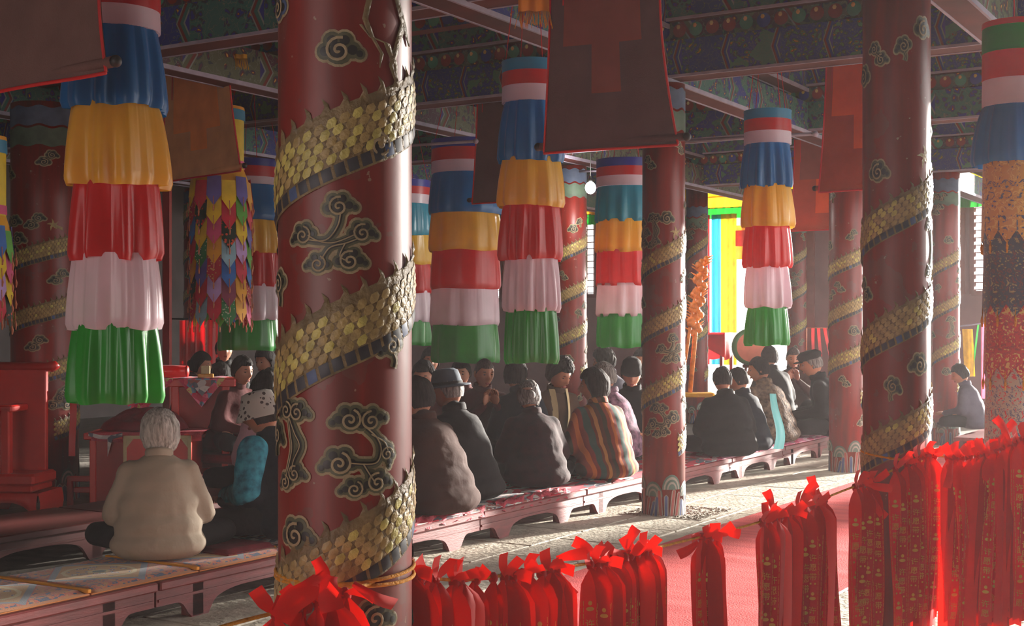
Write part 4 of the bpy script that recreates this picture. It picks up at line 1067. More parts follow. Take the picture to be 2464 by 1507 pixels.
cloth('coat_cream', rgb(160, 146, 128), .06, rough=.75, vs=3, bump=1.0, bs=5); cloth('coat_navy', rgb(14, 20, 30)); cloth('coat_black', rgb(14, 12, 14)); cloth('coat_charcoal', rgb(24, 21, 23)); cloth('robe_maroon', rgb(72, 12, 14)); cloth('robe_brown', rgb(56, 30, 22)); cloth('jacket_maroon', rgb(50, 16, 20), c2=rgb(28, 12, 16), vs=16); cloth('coat_brown', rgb(66, 46, 32)); cloth('coat_lilac', rgb(170, 130, 140)); cloth('trouser_dark', rgb(18, 15, 17)); cloth('coat_greyblue', rgb(84, 80, 92)); cloth('felt_blue', rgb(70, 78, 88)); cloth('cap_dark', rgb(26, 22, 22)); cloth('scarf_cream', rgb(196, 176, 136)); cloth('coat_teal', rgb(24, 92, 112), c2=rgb(60, 150, 170), vs=22); cloth('fur_leopard', rgb(150, 126, 106), c2=rgb(52, 40, 36), vs=26, bump=.8, bs=60); cloth('coat_floral', rgb(60, 46, 58), c2=rgb(150, 110, 130), vs=20)
satin('satin_teal_pale', rgb(110, 176, 180), .1)
pat_mat('hat_print', rgb(206, 200, 192), rgb(90, 82, 80), 30)
def stripes():
    m, n, l, b = nt('robe_striped'); g = NG(m)
    tc = n.new('ShaderNodeTexCoord'); sp = n.new('ShaderNodeSeparateXYZ'); l.new(tc.outputs['Object'], sp.inputs[0])
    nz = n.new('ShaderNodeTexNoise'); nz.inputs['Scale'].default_value = 3; l.new(tc.outputs['Object'], nz.inputs['Vector'])
    x = g.math('ADD', g.math('ADD', sp.outputs[0], g.math('MULTIPLY', nz.outputs[0], .03)), g.math('MULTIPLY', g.math('POWER', g.math('SUBTRACT', sp.outputs[2], .45), 2.0), -.3))
    f = g.math('FRACT', g.math('MULTIPLY', x, 4.2))
    c = g.ramp(f, [(0, rgb(196, 112, 62)), (.12, rgb(128, 58, 50)), (.24, rgb(62, 86, 80)), (.42, rgb(110, 66, 52)), (.5, rgb(190, 140, 84)), (.6, rgb(96, 62, 48)), (.72, rgb(70, 66, 50)), (.86, rgb(150, 76, 56))])
    l.new(c, b.inputs['Base Color']); b.inputs['Roughness'].default_value = .9; MATS['robe_striped'] = m
stripes()

DG = bpy.context.evaluated_depsgraph_get
def remesh(b, vox, it=6):
    """fuse the blocked-out volumes into one continuous skin and relax it"""
    me = b.mesh('tmp', 'skin'); o = bpy.data.objects.new('tmp', me); COL.objects.link(o)
    r = o.modifiers.new('r', 'REMESH'); r.mode = 'VOXEL'; r.voxel_size = vox; r.use_smooth_shade = True
    s = o.modifiers.new('s', 'SMOOTH'); s.factor = .6; s.iterations = it
    dg = DG(); dg.update(); ev = o.evaluated_get(dg); m2 = ev.to_mesh()
    vs = [tuple(v.co) for v in m2.vertices]; fs = [tuple(p.vertices) for p in m2.polygons]
    ev.to_mesh_clear(); bpy.data.objects.remove(o); bpy.data.meshes.remove(me)
    out = MB(); out.add(vs, fs); return out
def cap(b, p, q, r0, r1, n=10):
    p, q = Vector(p), Vector(q); k = 5
    pts = [p + (q - p) * i / k for i in range(k + 1)]
    b.tube(pts, [r0 + (r1 - r0) * i / k for i in range(k + 1)], n); b.ell(p, (r0,) * 3, nu=10, nv=6); b.ell(q, (r1,) * 3, nu=10, nv=6)
def gs(x, c, w): return math.exp(-((x - c) / w) ** 2)
def head_fn(p, q):
    x, y, z = q
    # p is the unit direction; +y is the face
    if z < 0: x *= 1 - .30 * (min(1, -z / .115)) ** 1.6; y *= 1 - .10 * (min(1, -z / .115)) ** 2
    if y > 0: y = y * (.93 + .07 * (1 - abs(p.x)))
    if p.y > 0:
        y += .024 * gs(x, 0, .013) * gs(z, -.022, .020) * p.y + .012 * gs(x, 0, .011) * gs(z, .0, .022) * p.y
        y -= .010 * (gs(x, .031, .016) + gs(x, -.031, .016)) * gs(z, .008, .014)
        y += .006 * gs(z, .030, .012) * gs(x, 0, .05) + .007 * gs(x, 0, .026) * gs(z, -.060, .012) + .010 * gs(x, 0, .024) * gs(z, -.098, .018)
        y += .005 * (gs(x, .045, .02) + gs(x, -.045, .02)) * gs(z, -.022, .022)
    return Vector((x, y, z))
def add_head(b, M):
    b.ell((0, 0, 0), (.077, .095, .118), 0, M, 40, 30, head_fn)
    for s in (-1, 1):
        b.ell((s * .075, -.008, -.004), (.010, .020, .032), 0, M, 10, 8)
        b.ell((s * .031, .077, .008), (.013, .008, .0058), 2, M, 8, 6); b.ell((s * .031, .0825, .008), (.006, .004, .0055), 1, M, 8, 6)
        b.ell((s * .031, .084, .031), (.018, .005, .0035), 1, M, 8, 4)
    b.ell((0, .0875, -.062), (.022, .008, .006), 3, M, 10, 6); b.ell((0, .087, -.069), (.018, .008, .005), 3, M, 10, 6)
def hair_mesh(kind, seed):
    b = MB(); rr = random.Random(seed); ph = rr.uniform(0, 6)
    low = {'short': -.055, 'bob': -.105, 'bun': -.07, 'crop': -.045, 'stubble': -.03, 'perm': -.06}[kind]
    th = {'short': .022, 'bob': .030, 'bun': .018, 'crop': .014, 'stubble': .003, 'perm': .036}[kind]
    n = 96; m_ = 22
    def fn(s, t):
        a = s * 2 * PI; f = math.sin(a)      # f=1 at the face
        front = max(0, f) ** .7
        zb = low + (.060 - low) * min(1, front * 1.35) if f > 0 else low - (.012 if kind == 'bob' else 0)
        ph0 = math.asin(max(-.98, min(.98, zb / .122))); el = PI / 2 + (ph0 - PI / 2) * t
        d = Vector((math.cos(el) * math.cos(a), math.cos(el) * math.sin(a), math.sin(el)))
        q = Vector((d.x * .077, d.y * .095, d.z * .118))
        if q.z < 0 and kind in ('bob', 'perm'): q.x *= 1.0
        elif q.z < 0: q.x *= 1 - .12 * min(1, -q.z / .1)
        k = th * (1 if f < .3 else .75) * (1 - .35 * t ** 6) + .0022 * math.sin(a * 31 + ph + t * 5) + .0016 * math.sin(a * 53 + t * 3)
        if kind == 'perm': k += .006 * math.sin(a * 13 + ph) * math.sin(t * 19)
        if kind == 'bob': k += .006 * math.sin(t * PI)
        if kind != 'stubble': k += .007 * noise.noise(d * 4 + Vector((seed, 0, 0)))
        return q + d * k
    b.grid(n, m_, fn)
    b.grid(n, 1, lambda s, t: fn(s, 1) * (1 - .12 * t))
    if kind == 'bun': b.ell((0, -.115, -.005), (.034, .03, .034), nu=14, nv=10)
    return b
def hat_mesh(kind):
    b = MB()
    if kind == 'fedora':
        b.lathe([(.0, .135), (.045, .140), (.070, .125), (.080, .085), (.088, .032), (.098, .028), (.128, .022), (.134, .030), (.128, .034), (.090, .040)], 36, cap=False, ay=1.18)
        b.lathe([(.0895, .034), (.0885, .056)], 36, 1, cap=False, ay=1.19)
    elif kind == 'bucket':
        b.lathe([(.0, .132), (.05, .131), (.076, .120), (.090, .072), (.100, .048), (.132, -.018), (.134, -.022), (.130, -.020), (.098, .044)], 40, cap=False, ay=1.15)
    elif kind == 'cap':
        b.lathe([(.0, .130), (.06, .126), (.094, .100), (.098, .075), (.086, .045), (.082, .040)], 32, cap=False, ay=1.2)
        b.ell((0, .105, .040), (.062, .060, .010), nu=20, nv=6)
    elif kind == 'beanie':
        b.lathe([(.0, .138), (.045, .134), (.075, .105), (.088, .050), (.092, .042), (.092, .012), (.084, .010)], 32, cap=False, ay=1.14)
    return b
def hand(b, wrist, dr, side):
    """palm with four curled fingers and a thumb, palm inward"""
    w = Vector(wrist); d = Vector(dr).normalized(); u = Vector((0, 0, 1)); s_ = d.cross(u).normalized(); u = s_.cross(d).normalized()
    M = Matrix((( s_.x, d.x, u.x, w.x), (s_.y, d.y, u.y, w.y), (s_.z, d.z, u.z, w.z), (0, 0, 0, 1)))
    b.ell((0, .045, 0), (.040, .050, .016), 0, M, 12, 8)
    for i, L in enumerate((.062, .072, .068, .052)):
        x = -.029 + i * .0195
        b.tube([(x, .075, 0), (x, .075 + L * .45, -.004), (x, .075 + L * .75, -.022), (x, .075 + L * .8, -.042)], [.0095, .009, .008, .006], 7, 0, M)
    b.tube([(side * -.030, .02, 0), (side * -.052, .045, -.008), (side * -.050, .075, -.020)], [.012, .0105, .007], 7, 0, M)

def person(label, px, seat, Z, ztop_px, yaw, coat, hair='short', hairm='hair_black', hat=None, hatm='felt_blue', lean=.10, hyaw=0, hpitch=-8, hroll=0,
           skin='skin', wide=1.0, trouser='trouser_dark', arms='lap', face_only=False, extra=None, hsc=1.0, group=None, vox=.020, dz=0, hunch=0):
    hattop = {'fedora': .02, 'bucket': .012, 'cap': .010, 'beanie': .02}.get(hat, {'bob': .012, 'perm': .03}.get(hair, .008))
    zt = ZH(ztop_px, Z); sc_ = (zt - seat) / (.82 + hattop - lean * .22)
    x0 = (px - CX) * Z / F
    # pelvis position: the head sits forward of it by the lean
    off = lean + .05
    yw = math.radians(yaw)
    hx, hy = -math.sin(yw) * off * sc_, math.cos(yw) * off * sc_
    root_loc = Vector((x0 - hx, Z - hy, seat))
    ny = lean; nz = .60 - lean * .18 - hunch * .03
    sw = .148 * wide
    SH = [Vector((s * sw, ny * .88, nz - .105)) for s in (-1, 1)]
    if arms == 'lap': EL = [Vector((s * .235 * wide, ny * .5 + .04, .24)) for s in (-1, 1)]; WR = [Vector((s * .10, ny + .24, .19)) for s in (-1, 1)]
    elif arms == 'up': EL = [Vector((s * .22 * wide, ny + .10, .26)) for s in (-1, 1)]; WR = [Vector((s * .045, ny + .26, .44)) for s in (-1, 1)]
    elif arms == 'fold': EL = [Vector((s * .25 * wide, ny + .06, .27)) for s in (-1, 1)]; WR = [Vector((s * -.02, ny + .20, .27)) for s in (-1, 1)]
    HC = Vector((0, ny + .05 + .02 * hunch, nz + .110 - .03 * hunch))
    HM = Matrix.Translation(HC) @ Matrix.Rotation(math.radians(hyaw), 4, 'Z') @ Matrix.Rotation(math.radians(hpitch), 4, 'X') @ Matrix.Rotation(math.radians(hroll), 4, 'Y') @ Matrix.Scale(hsc, 4)
    b = MB()
    b.ell((0, -.02, .11), (.16, .11, .10)); b.ell((0, ny * .4 - .02, .26), (.13, .085, .15)); b.ell((0, ny * .75 - .03, .42), (.13, .08, .13))
    cap(b, SH[0], SH[1], .048, .048); cap(b, (0, ny * .92, nz - .06), HC + Vector((0, -.012, -.05)), .056, .050)
    for i, s in enumerate((-1, 1)):
        cap(b, SH[i], EL[i], .048, .040); cap(b, EL[i], WR[i], .038, .027)
        cap(b, (s * .10, .05, .11), (s * .33 * wide, .30, .10), .085, .060); cap(b, (s * .33 * wide, .30, .10), (-s * .08, .36, .06), .055, .040)
        b.ell((-s * .13, .38, .05), (.085, .042, .038))
    bb = remesh(b, vox, 4)
    add_head(bb, HM)
    for i, s in enumerate((-1, 1)): hand(bb, WR[i], (-s * .5, .5, .1) if arms != 'up' else (-s * .1, .1, 1), s)
    me = bb.mesh('person', [skin, 'eye_dark', 'eye_white', 'lips'])
    root = place(me, 'person', loc=root_loc, rz=yw, scale=(sc_, sc_, sc_)); tag(root, label, 'person', group)
    # coat: a fuller continuous garment
    c = MB()
    c.ell((0, -.02, .085), (.255 * wide, .19, .105)); c.ell((0, ny * .2 - .02, .18), (.226 * wide, .170, .15)); c.ell((0, ny * .42 - .02, .29), (.208 * wide, .158, .16)); c.ell((0, ny * .7 - .02, .41), (.178 * wide, .145, .14))
    c.ell((0, ny * .85 - .02 * (1 + hunch), nz - .10), (.150 * wide, .112 + .02 * hunch, .090)); c.ell((0, ny * .9 - .01, nz - .05), (.105 * wide, .085, .060)); cap(c, SH[0], SH[1], .070, .070); cap(c, (0, ny * .92 - .005, nz - .06), (0, ny * .96, nz - .005), .072, .064)
    rr = random.Random(int(px * 7))
    for i, s in enumerate((-1, 1)):
        cap(c, SH[i], EL[i], .071, .064); cap(c, EL[i], WR[i] + (EL[i] - WR[i]) * .08, .062, .046)
    cc = remesh(c, vox, 7)
    # drapery folds
    vs = []
    for v in cc.v:
        p = Vector(v); q = p * 5 + Vector((px, 0, 0))
        f = noise.noise(Vector((q.x * 1.2, q.y * 1.2, q.z * .8))) * .010
        g2 = math.sin(p.z * 34 + p.x * 9 * (1 if p.x > 0 else -1) + noise.noise(q) * 3) * .0035 * (1 if abs(p.x) > .10 or p.z < .22 else .3) + abs(noise.noise(Vector((p.x * 9, p.y * 9, p.z * 16)))) * -.008
        n_ = Vector((p.x, p.y - ny * .5, 0)); n_ = n_.normalized() if n_.length > .01 else Vector((0, -1, 0))
        p2 = p + n_ * (f + g2)
        if p2.z < .012: p2.z = .012
        vs.append(tuple(p2))
    cc.v = vs
    cc.obj('coat', coat, root)
    tr = MB()
    for s in (-1, 1):
        cap(tr, (s * .10, .05, .12), (s * .33 * wide, .30, .105), .100, .074); cap(tr, (s * .33 * wide, .30, .105), (-s * .05, .36, .068), .070, .055)
    tt = remesh(tr, vox * 1.1, 4); tt.v = [(v[0], v[1], max(v[2], .010)) for v in tt.v]; tt.obj('trousers', trouser, root)
    sh = MB()
    for s in (-1, 1): sh.ell((-s * .14, .385, .052), (.095, .048, .044), nu=14, nv=8)
    sh.obj('shoes', 'iron_black', root)
    if hair and hair != 'none':
        h = hair_mesh(hair, int(px)).obj('hair', hairm, root); h.matrix_basis = HM
    if hat:
        h = hat_mesh(hat).obj('hat', [hatm, 'cap_dark'], root); h.matrix_basis = HM
    # collar
    k = MB(); k.lathe([(.078, -.035), (.079, -.005), (.074, .012), (.068, .010), (.070, -.02)], 28, cap=False)
    k.obj('collar', coat, root, M=Matrix.Translation((0, ny * .95, nz + .01)) @ Matrix.Rotation(-.25, 4, 'X'))
    return root, HM

B1 = .268
pr, _ = person('white-haired woman in a cream jacket, seated back to the camera', 384, B1, 7.80, 992, 12, 'coat_cream', 'bob', 'hair_white', lean=.05, hyaw=22, hpitch=-6, wide=1.10, vox=.015, hsc=1.0)
# details of the cream jacket figure
b = MB(); b.ell((-.082, -.012, -.036), (.006, .006, .008), nu=8, nv=6); b.obj('gold_earring', 'gold_print', pr, M=_)
b = MB(); b.ell((-.23, .16, .10), (.055, .035, .07), nu=12, nv=8); b.obj('green_sleeve_lining', 'satin_green', pr)
pr, hm = person('seated figure in a printed bucket hat and teal and navy padded jacket', 628, B1 + .02, 8.45, 947, 68, 'coat_navy', 'short', 'hair_black', 'bucket', 'hat_print', lean=.16, hyaw=8, hpitch=-14, wide=1.08, vox=.016)
b = MB(); cap(b, (.19, .10, .53), (.27, .17, .28), .084, .074); 
x = remesh(b, .016, 4)
cap_ = MB(); cap(cap_, (-.18, .145, .49), (-.262, .13, .27), .090, .078); cap(cap_, (-.262, .13, .27), (-.10, .37, .22), .076, .056); y = remesh(cap_, .015, 4); y.v = [tuple(Vector(v) + Vector((1, 0, 0)) * .016 * noise.noise(Vector(v) * 14)) for v in y.v]; y.obj('teal_sleeve', 'coat_teal', pr)
person('pale lilac robed figure seen as a sliver beside the bucket hat', 640, .42, 9.6, 900, 40, 'coat_lilac', 'short', 'hair_black', lean=.10)
person('figure in a brown robe with tied belt, just right of the nearest pillar', 1003, B1, 9.75, 915, 48, 'robe_brown', 'short', 'hair_black', lean=.16, hyaw=25, wide=1.12, vox=.018)
person('old man in a grey-blue fedora, seated in a long dark coat', 1076, B1, 10.5, 893, 50, 'coat_charcoal', 'crop', 'hair_grey', 'fedora', 'felt_blue', lean=.15, hyaw=34, hpitch=-6, skin='skin_dark', vox=.018)
pr, hm = person('figure with grey pinned hair in a dark maroon jacket, back to the camera', 1273, B1, 11.35, 921, 20, 'jacket_maroon', 'bun', 'hair_grey', lean=.12, hyaw=-12, hpitch=-14, wide=1.12, vox=.018)
b = MB(); b.ell((-.03, -.118, .045), (.040, .008, .010), nu=10, nv=6); b.obj('silver_hair_clip', 'eye_white', pr, M=hm)
person('woman with short black hair in a green and orange striped robe', 1428, B1, 11.95, 893, 32, 'robe_striped', 'bob', 'hair_black', lean=.10, hyaw=48, hpitch=-4, wide=1.12, vox=.018)
pr, hm = person('person in a plain dark coat, back to the camera, right of the pebbled-stone pillar', 1738, B1, 13.95, 886, 18, 'coat_black', 'crop', 'hair_black', lean=.08, hyaw=-8, wide=1.16, vox=.02)
pr, hm = person('short-haired person in a navy coat with pale teal satin lining', 1776, B1, 14.6, 888, 40, 'coat_navy', 'crop', 'hair_black', lean=.12, hyaw=35, vox=.022)
b = MB(); b.grid(10, 24, lambda s, t: (.17 + (.02 + .06 * t) * s + .075 * math.sin(t * PI * .8) + .008 * math.sin(s * 9), -.09 - .06 * s + .02 * math.sin(t * 6), .56 - .55 * t)); b.obj('satin_lining', 'satin_teal_pale', pr)
person('black-haired person in a spotted fur coat, head turned left', 1826, B1, 15.7, 863, 42, 'fur_leopard', 'crop', 'hair_black', lean=.14, hyaw=38, wide=1.2, vox=.022)
person('person in a dark flat cap and black coat at the end of the front bench', 1952, B1, 16.35, 847, 78, 'coat_black', 'crop', 'hair_grey', 'cap', 'cap_dark', lean=.16, hyaw=5, hpitch=-14, vox=.022)
S2 = .30
def cushion(px, Z, z1, dx=0, dy=0, z0=.262):
    pass
far = [
 # label, px, Z, top, seat, yaw, coat, hair, hairm, hat, hatm, hyaw, hpitch, arms
 ('young monk in maroon beside the altar table, face turned right', 583, 12.6, 861, .42, -120, 'robe_maroon', 'crop', 'hair_black', None, None, -10, -10, 'lap'),
 ('woman in profile behind the altar table', 484, 14.8, 851, .42, -100, 'robe_maroon', 'bun', 'hair_black', None, None, 0, -10, 'lap'),
 ('dark-haired head low behind the altar table, seen from behind', 531, 13.5, 878, .35, 10, 'coat_black', 'short', 'hair_black', None, None, 0, -20, 'lap'),
 ('person in a black jacket behind the altar table, head hidden by the green silk', 540, 17.5, 815, .42, 200, 'coat_black', 'crop', 'hair_black', None, None, 0, 0, 'lap'),
 ('person in black just left of the nearest pillar, behind the monk', 637, 15.0, 842, .42, 150, 'coat_black', 'short', 'hair_black', None, None, 0, -10, 'lap'),
 ('crouched person in black holding something, left of the nearest pillar', 655, 13.9, 890, .36, 130, 'coat_black', 'short', 'hair_black', None, None, 0, -25, 'up'),
 ('maroon-robed monk behind the fedora, dark hair', 1020, 12.3, 872, .30, 160, 'robe_maroon', 'crop', 'hair_black', None, None, 10, -12, 'lap'),
 ('lilac-robed figure before the bright gap right of the nearest pillar', 1036, 15.5, 842, .42, 190, 'coat_lilac', 'short', 'hair_black', None, None, 0, -5, 'lap'),
 ('monk in maroon under the wide middle banner, hands at the mouth', 1165, 12.9, 866, .36, 195, 'robe_maroon', 'stubble', 'hair_stubble', None, None, 10, -12, 'up'),
 ('dark-haired monk in maroon between the fedora and the middle banner', 1110, 13.6, 868, .36, 170, 'robe_maroon', 'crop', 'hair_black', None, None, 0, -10, 'lap'),
 ('person in a navy coat looking away under the middle banner', 1243, 12.9, 872, .33, 20, 'coat_navy', 'short', 'hair_black', None, None, -60, 0, 'lap'),
 ('woman in brown with a cream scarf, looking down to the right', 1348, 13.0, 861, .32, -150, 'coat_brown', 'perm', 'hair_black', None, None, 10, -28, 'lap'),
 ('grey-haired person in floral dark coat behind the striped robe', 1452, 13.4, 878, .30, 60, 'coat_floral', 'short', 'hair_grey', None, None, 20, -10, 'lap'),
 ('man in a dark knit cap facing the camera, looking down', 1520, 13.6, 863, .30, 172, 'coat_black', 'crop', 'hair_black', 'beanie', 'cap_dark', 5, -22, 'lap'),
 ('dark-haired head in the back row under the wide right banner', 1452, 15.6, 838, .42, 60, 'coat_greyblue', 'perm', 'hair_black', None, None, 0, -10, 'lap'),
 ('maroon monk behind the man in the knit cap', 1544, 16.2, 842, .42, 170, 'robe_maroon', 'crop', 'hair_black', None, None, 0, -10, 'lap'),
 ('black-haired head behind the fur coat, back to the camera', 1852, 17.4, 838, .42, 10, 'coat_charcoal', 'short', 'hair_black', None, None, -20, -6, 'lap'),
 ('bald praying figure facing the camera at the far end of the bench', 1909, 17.9, 838, .40, 168, 'robe_brown', 'stubble', 'hair_stubble', None, None, 5, -16, 'up'),
 ('lone figure in a grey-blue padded jacket on the sunlit far right bench', 2310, 17.6, 880, .27, 60, 'coat_greyblue', 'short', 'hair_black', None, None, 20, -20, 'lap'),
]
for (lb, px, Z, top, seat, yw, coat, hr, hm_, ht, htm, hy, hp, ar) in far:
    pr, hm = person(lb, px, seat, Z, top, yw, coat, hr, hm_, ht, htm or 'felt_blue', lean=.12, hyaw=hy, hpitch=hp, arms=ar, vox=.026, hsc=1.02)
    if 'cream scarf' in lb:
        b = MB()
        for s in (-1, 1): b.grid(6, 14, lambda q, t: (s * (.050 + .04 * q) * (1 - .1 * t), .17 + .05 * math.sin(t * 2.4) - .03 * q, .57 - .32 * t))
        b.obj('cream_scarf', 'scarf_cream', pr)
    if seat > .31:
        v_ = -.8518 * pr.location.x + .5238 * pr.location.y
        c = MB(); inside = 7.2 < v_ < 8.2
        zb = .262 if inside else .002
        if inside:
            c.bbox((-.24, -.24, zb), (.24, .24, seat - .002), .03); o = c.obj('cushion', 'maroon_wool', loc=(pr.location.x, pr.location.y, 0), rz=pr.rotation_euler.z)
            tag(o, 'maroon seat cushion beneath the ' + ' '.join(lb.split()[:9]).rstrip(','), 'cushion')
        else:
            c.bbox((-.30, -.28, seat - .08), (.30, .34, seat - .002), .02)
            o = thing('stool', 'low maroon padded stool beneath the ' + ' '.join(lb.split()[:9]).rstrip(','), 'stool', (pr.location.x, pr.location.y, 0), pr.rotation_euler.z)
            c.obj('seat', 'maroon_wool', o)
            for x in (-.25, .25):
                for y in (-.23, .29):
                    c = MB(); c.bbox((x - .03, y - .03, 0), (x + .03, y + .03, seat - .08), .005); c.obj('leg', 'bench_dark', o)
# ---------------------------------------------------------------- altar table, throne seat, red chair
AZ = 12.45
def axis_box(b, x0, x1, y0, y1, z0, z1, bv=.008, m=0): return b.bbox((x0, y0, z0), (x1, y1, z1), bv, m)
xa, xb_ = (412 - CX) * AZ / F, (552 - CX) * AZ / F; ht = ZH(912, AZ)
w = xb_ - xa
t = thing('altar_table', 'tall bright red altar table draped with a pointed floral cloth', 'table', (xa, AZ, 0), .10)
b = MB(); axis_box(b, -.28, w + .05, -.03, .50, ht - .075, ht); b.obj('table_top', 'red_lacquer', t)
b = MB(); axis_box(b, .0, w - .06, .02, .05, ht - .50, ht - .075); axis_box(b, .0, w, .03, .44, ht - .56, ht - .50); b.obj('front_panel', 'red_deep', t)
for x in (0, w - .08):
    for y in (.0, .40):
        b = MB(); axis_box(b, x, x + .07, y, y + .07, 0, ht - .07); b.obj('leg', 'red_lacquer', t)
b = MB(); axis_box(b, .02, w - .02, .01, .05, ht - .90, ht - .84); axis_box(b, .02, w - .02, .01, .4, .12, .16); b.obj('stretcher', 'red_deep', t)
b = MB(); axis_box(b, .03, w - .05, .30, .33, .1, ht - .5); b.obj('back_panel', 'bench_dark', t)
b = MB(); axis_box(b, .055, .062, .004, .02, ht - .50, ht - .09, .001); axis_box(b, .10, w - .12, .004, .02, ht - .475, ht - .468, .001); b.obj('gilt_line', 'gilt_scale', t)
# pointed cloth
cz = thing('floral_cloth', 'pink floral brocade cloth with a triangular point hanging over the altar table', 'cloth', (xa, AZ, 0), .10)
b = MB(); b.grid(20, 8, lambda s, q: (-.26 + (w + .20) * s, -.036 + .53 * q, ht + .006 + .003 * math.sin(s * 30))); b.obj('cloth_top', 'cloth_floral', cz)
def tri(x0, x1, dp, name='pointed_flap'):
    b = MB(); b.grid(16, 12, lambda s, q: (x0 + (x1 - x0) * (s * (1 - q) + .5 * q), -.042 - .012 * math.sin(s * 6 + q * 4) * q, ht + .004 - dp * q)); b.obj(name, 'cloth_floral', cz)
tri(.06, w - .04, .27); tri(-.62, .04, .36)
b = MB(); b.grid(10, 6, lambda s, q: (.16 + .26 * s * (1 - q) + .13 * q, -.060, ht - .01 - .15 * q)); b.obj('blue_flower_patch', 'rug_white', cz)
o = thing('incense_box', 'small gilt incense box on the altar cloth', 'box', (xa + .30, AZ + .10, ht + .008), .1)
b = MB(); axis_box(b, -.07, .07, -.04, .04, 0, .035, .004); b.obj('gilt_base', 'gold_print', o); b = MB(); axis_box(b, -.04, .04, -.03, .03, .035, .11, .004); b.obj('glass_jar', 'scarf_cream', o)
o = thing('bolster', 'round red bolster rolled at the left end of the altar table', 'bolster', (xa - .02, AZ + .15, ht + .065), .1)
b = MB(); b.tube([(-.42, 0, 0), (-.3, 0, 0), (.0, 0, 0), (.12, 0, 0)], [.055, .06, .06, .055], 16, M=Matrix.Identity(4)); b.obj('roll', 'satin_red', o); b = MB(); b.ell((.13, 0, 0), (.02, .055, .055)); b.obj('end_cap', 'red_lacquer', o)

# lower red throne seat with robe heap
SZ = 11.9; xs0, xs1 = (216 - CX) * SZ / F, (455 - CX) * SZ / F; sh_ = ZH(1042, SZ)
t = thing('throne_seat', 'low red box throne with a maroon runner, left of the altar table', 'seat', (xs0, SZ, 0), .04); w = xs1 - xs0
b = MB(); axis_box(b, 0, w, .0, .60, .02, sh_ - .06); b.obj('box_body', 'red_deep', t)
b = MB(); axis_box(b, -.05, w + .03, -.03, .64, sh_ - .06, sh_); b.obj('seat_top', 'red_lacquer', t)
for x in (0, w - .06):
    b = MB(); axis_box(b, x, x + .06, -.015, .05, 0, sh_ - .06); b.obj('corner_post', 'red_lacquer', t)
b = MB(); axis_box(b, -.22, 0, .05, .10, .22, .27); axis_box(b, -.16, 0, .05, .10, .12, .17); axis_box(b, -.22, -.17, .05, .10, 0, .27); b.obj('side_rail', 'red_deep', t)
# arched cream outlined board
b = MB(); x0, x1, z0, z1 = (303 - CX) * SZ / F - xs0, (464 - CX) * SZ / F - xs0, .02, ZH(1047, SZ)
bd = thing('framed_board', 'red board with cream border leaning on the throne behind the cream jacket', 'board', (xs0, SZ - .075, 0), .04)
axis_box(b, x0, x1, -.02, .02, z0, z1, .004); b.obj('board', 'red_lacquer', bd)
b = MB()
for (a0, a1, c0, c1_) in ((x0, x0 + .03, z0, z1), (x1 - .03, x1, z0, z1), (x0, x1, z1 - .03, z1)): axis_box(b, a0, a1, -.028, -.02, c0, c1_, .002)
for xx, sx in ((x0 + .03, 1), (x1 - .03, -1)): b.add([(xx, -.027, z1 - .03), (xx + sx * .06, -.027, z1 - .03), (xx, -.027, z1 - .11)], [(0, 1, 2)])
b.obj('cream_border', 'scarf_cream', bd)
b = MB()
def heap(s, q):
    a = s * 2 * PI; r_ = q; x = .42 + .40 * r_ * math.cos(a); y = .28 + .25 * r_ * math.sin(a)
    z = sh_ + .01 + (.12 * (1 - r_ ** 7)) * (1 + .9 * noise.noise(Vector((x * 3.3, y * 4, 1)))) + .05 * (.5 - abs(noise.noise(Vector((x * 9 + y * 6, y * 7, 3))))) * (1 - r_ * .6)
    return (x, y, max(z, sh_ + .003))
b.grid(90, 24, heap); tag(b.obj('robe_heap', 'maroon_wool', loc=(xs0, SZ, 0), rz=.04), 'heap of folded maroon robes on the low red throne', 'robe')
b = MB(); b.grid(40, 10, lambda s, q: (.02 + .98 * s, -.034 - .01 * math.sin(s * 20) * q + .45 * max(0, .3 - q) / .3, sh_ + .004 if q < .3 else sh_ + .004 - (q - .3) * .10 * (1 + .4 * math.sin(s * 3)))); o = tag(b.obj('runner_cloth', 'quilt_pink', loc=(xs0, SZ, 0), rz=.04), 'dark pink runner cloth along the front edge of the low throne', 'cloth')
b = MB(); b.grid(12, 6, lambda s, q: (.0 + .30 * s, -.045, sh_ + .01 - .03 * math.sin(s * 3) - .035 * q)); b.grid(4, 8, lambda s, q: (.17 + .05 * s * (1 - q), -.05, sh_ - .03 - .18 * q)); b.obj('white_edging', 'rug_white', o)
b = MB(); b.grid(4, 20, lambda s, q: (-.16 + .06 * s, -.02 + .02 * math.sin(q * 5), sh_ + .42 - .62 * q)); tag(b.obj('red_streamer', 'satin_red', loc=(xs0, SZ - .05, 0)), 'narrow red sash hanging left of the robe heap', 'streamer')

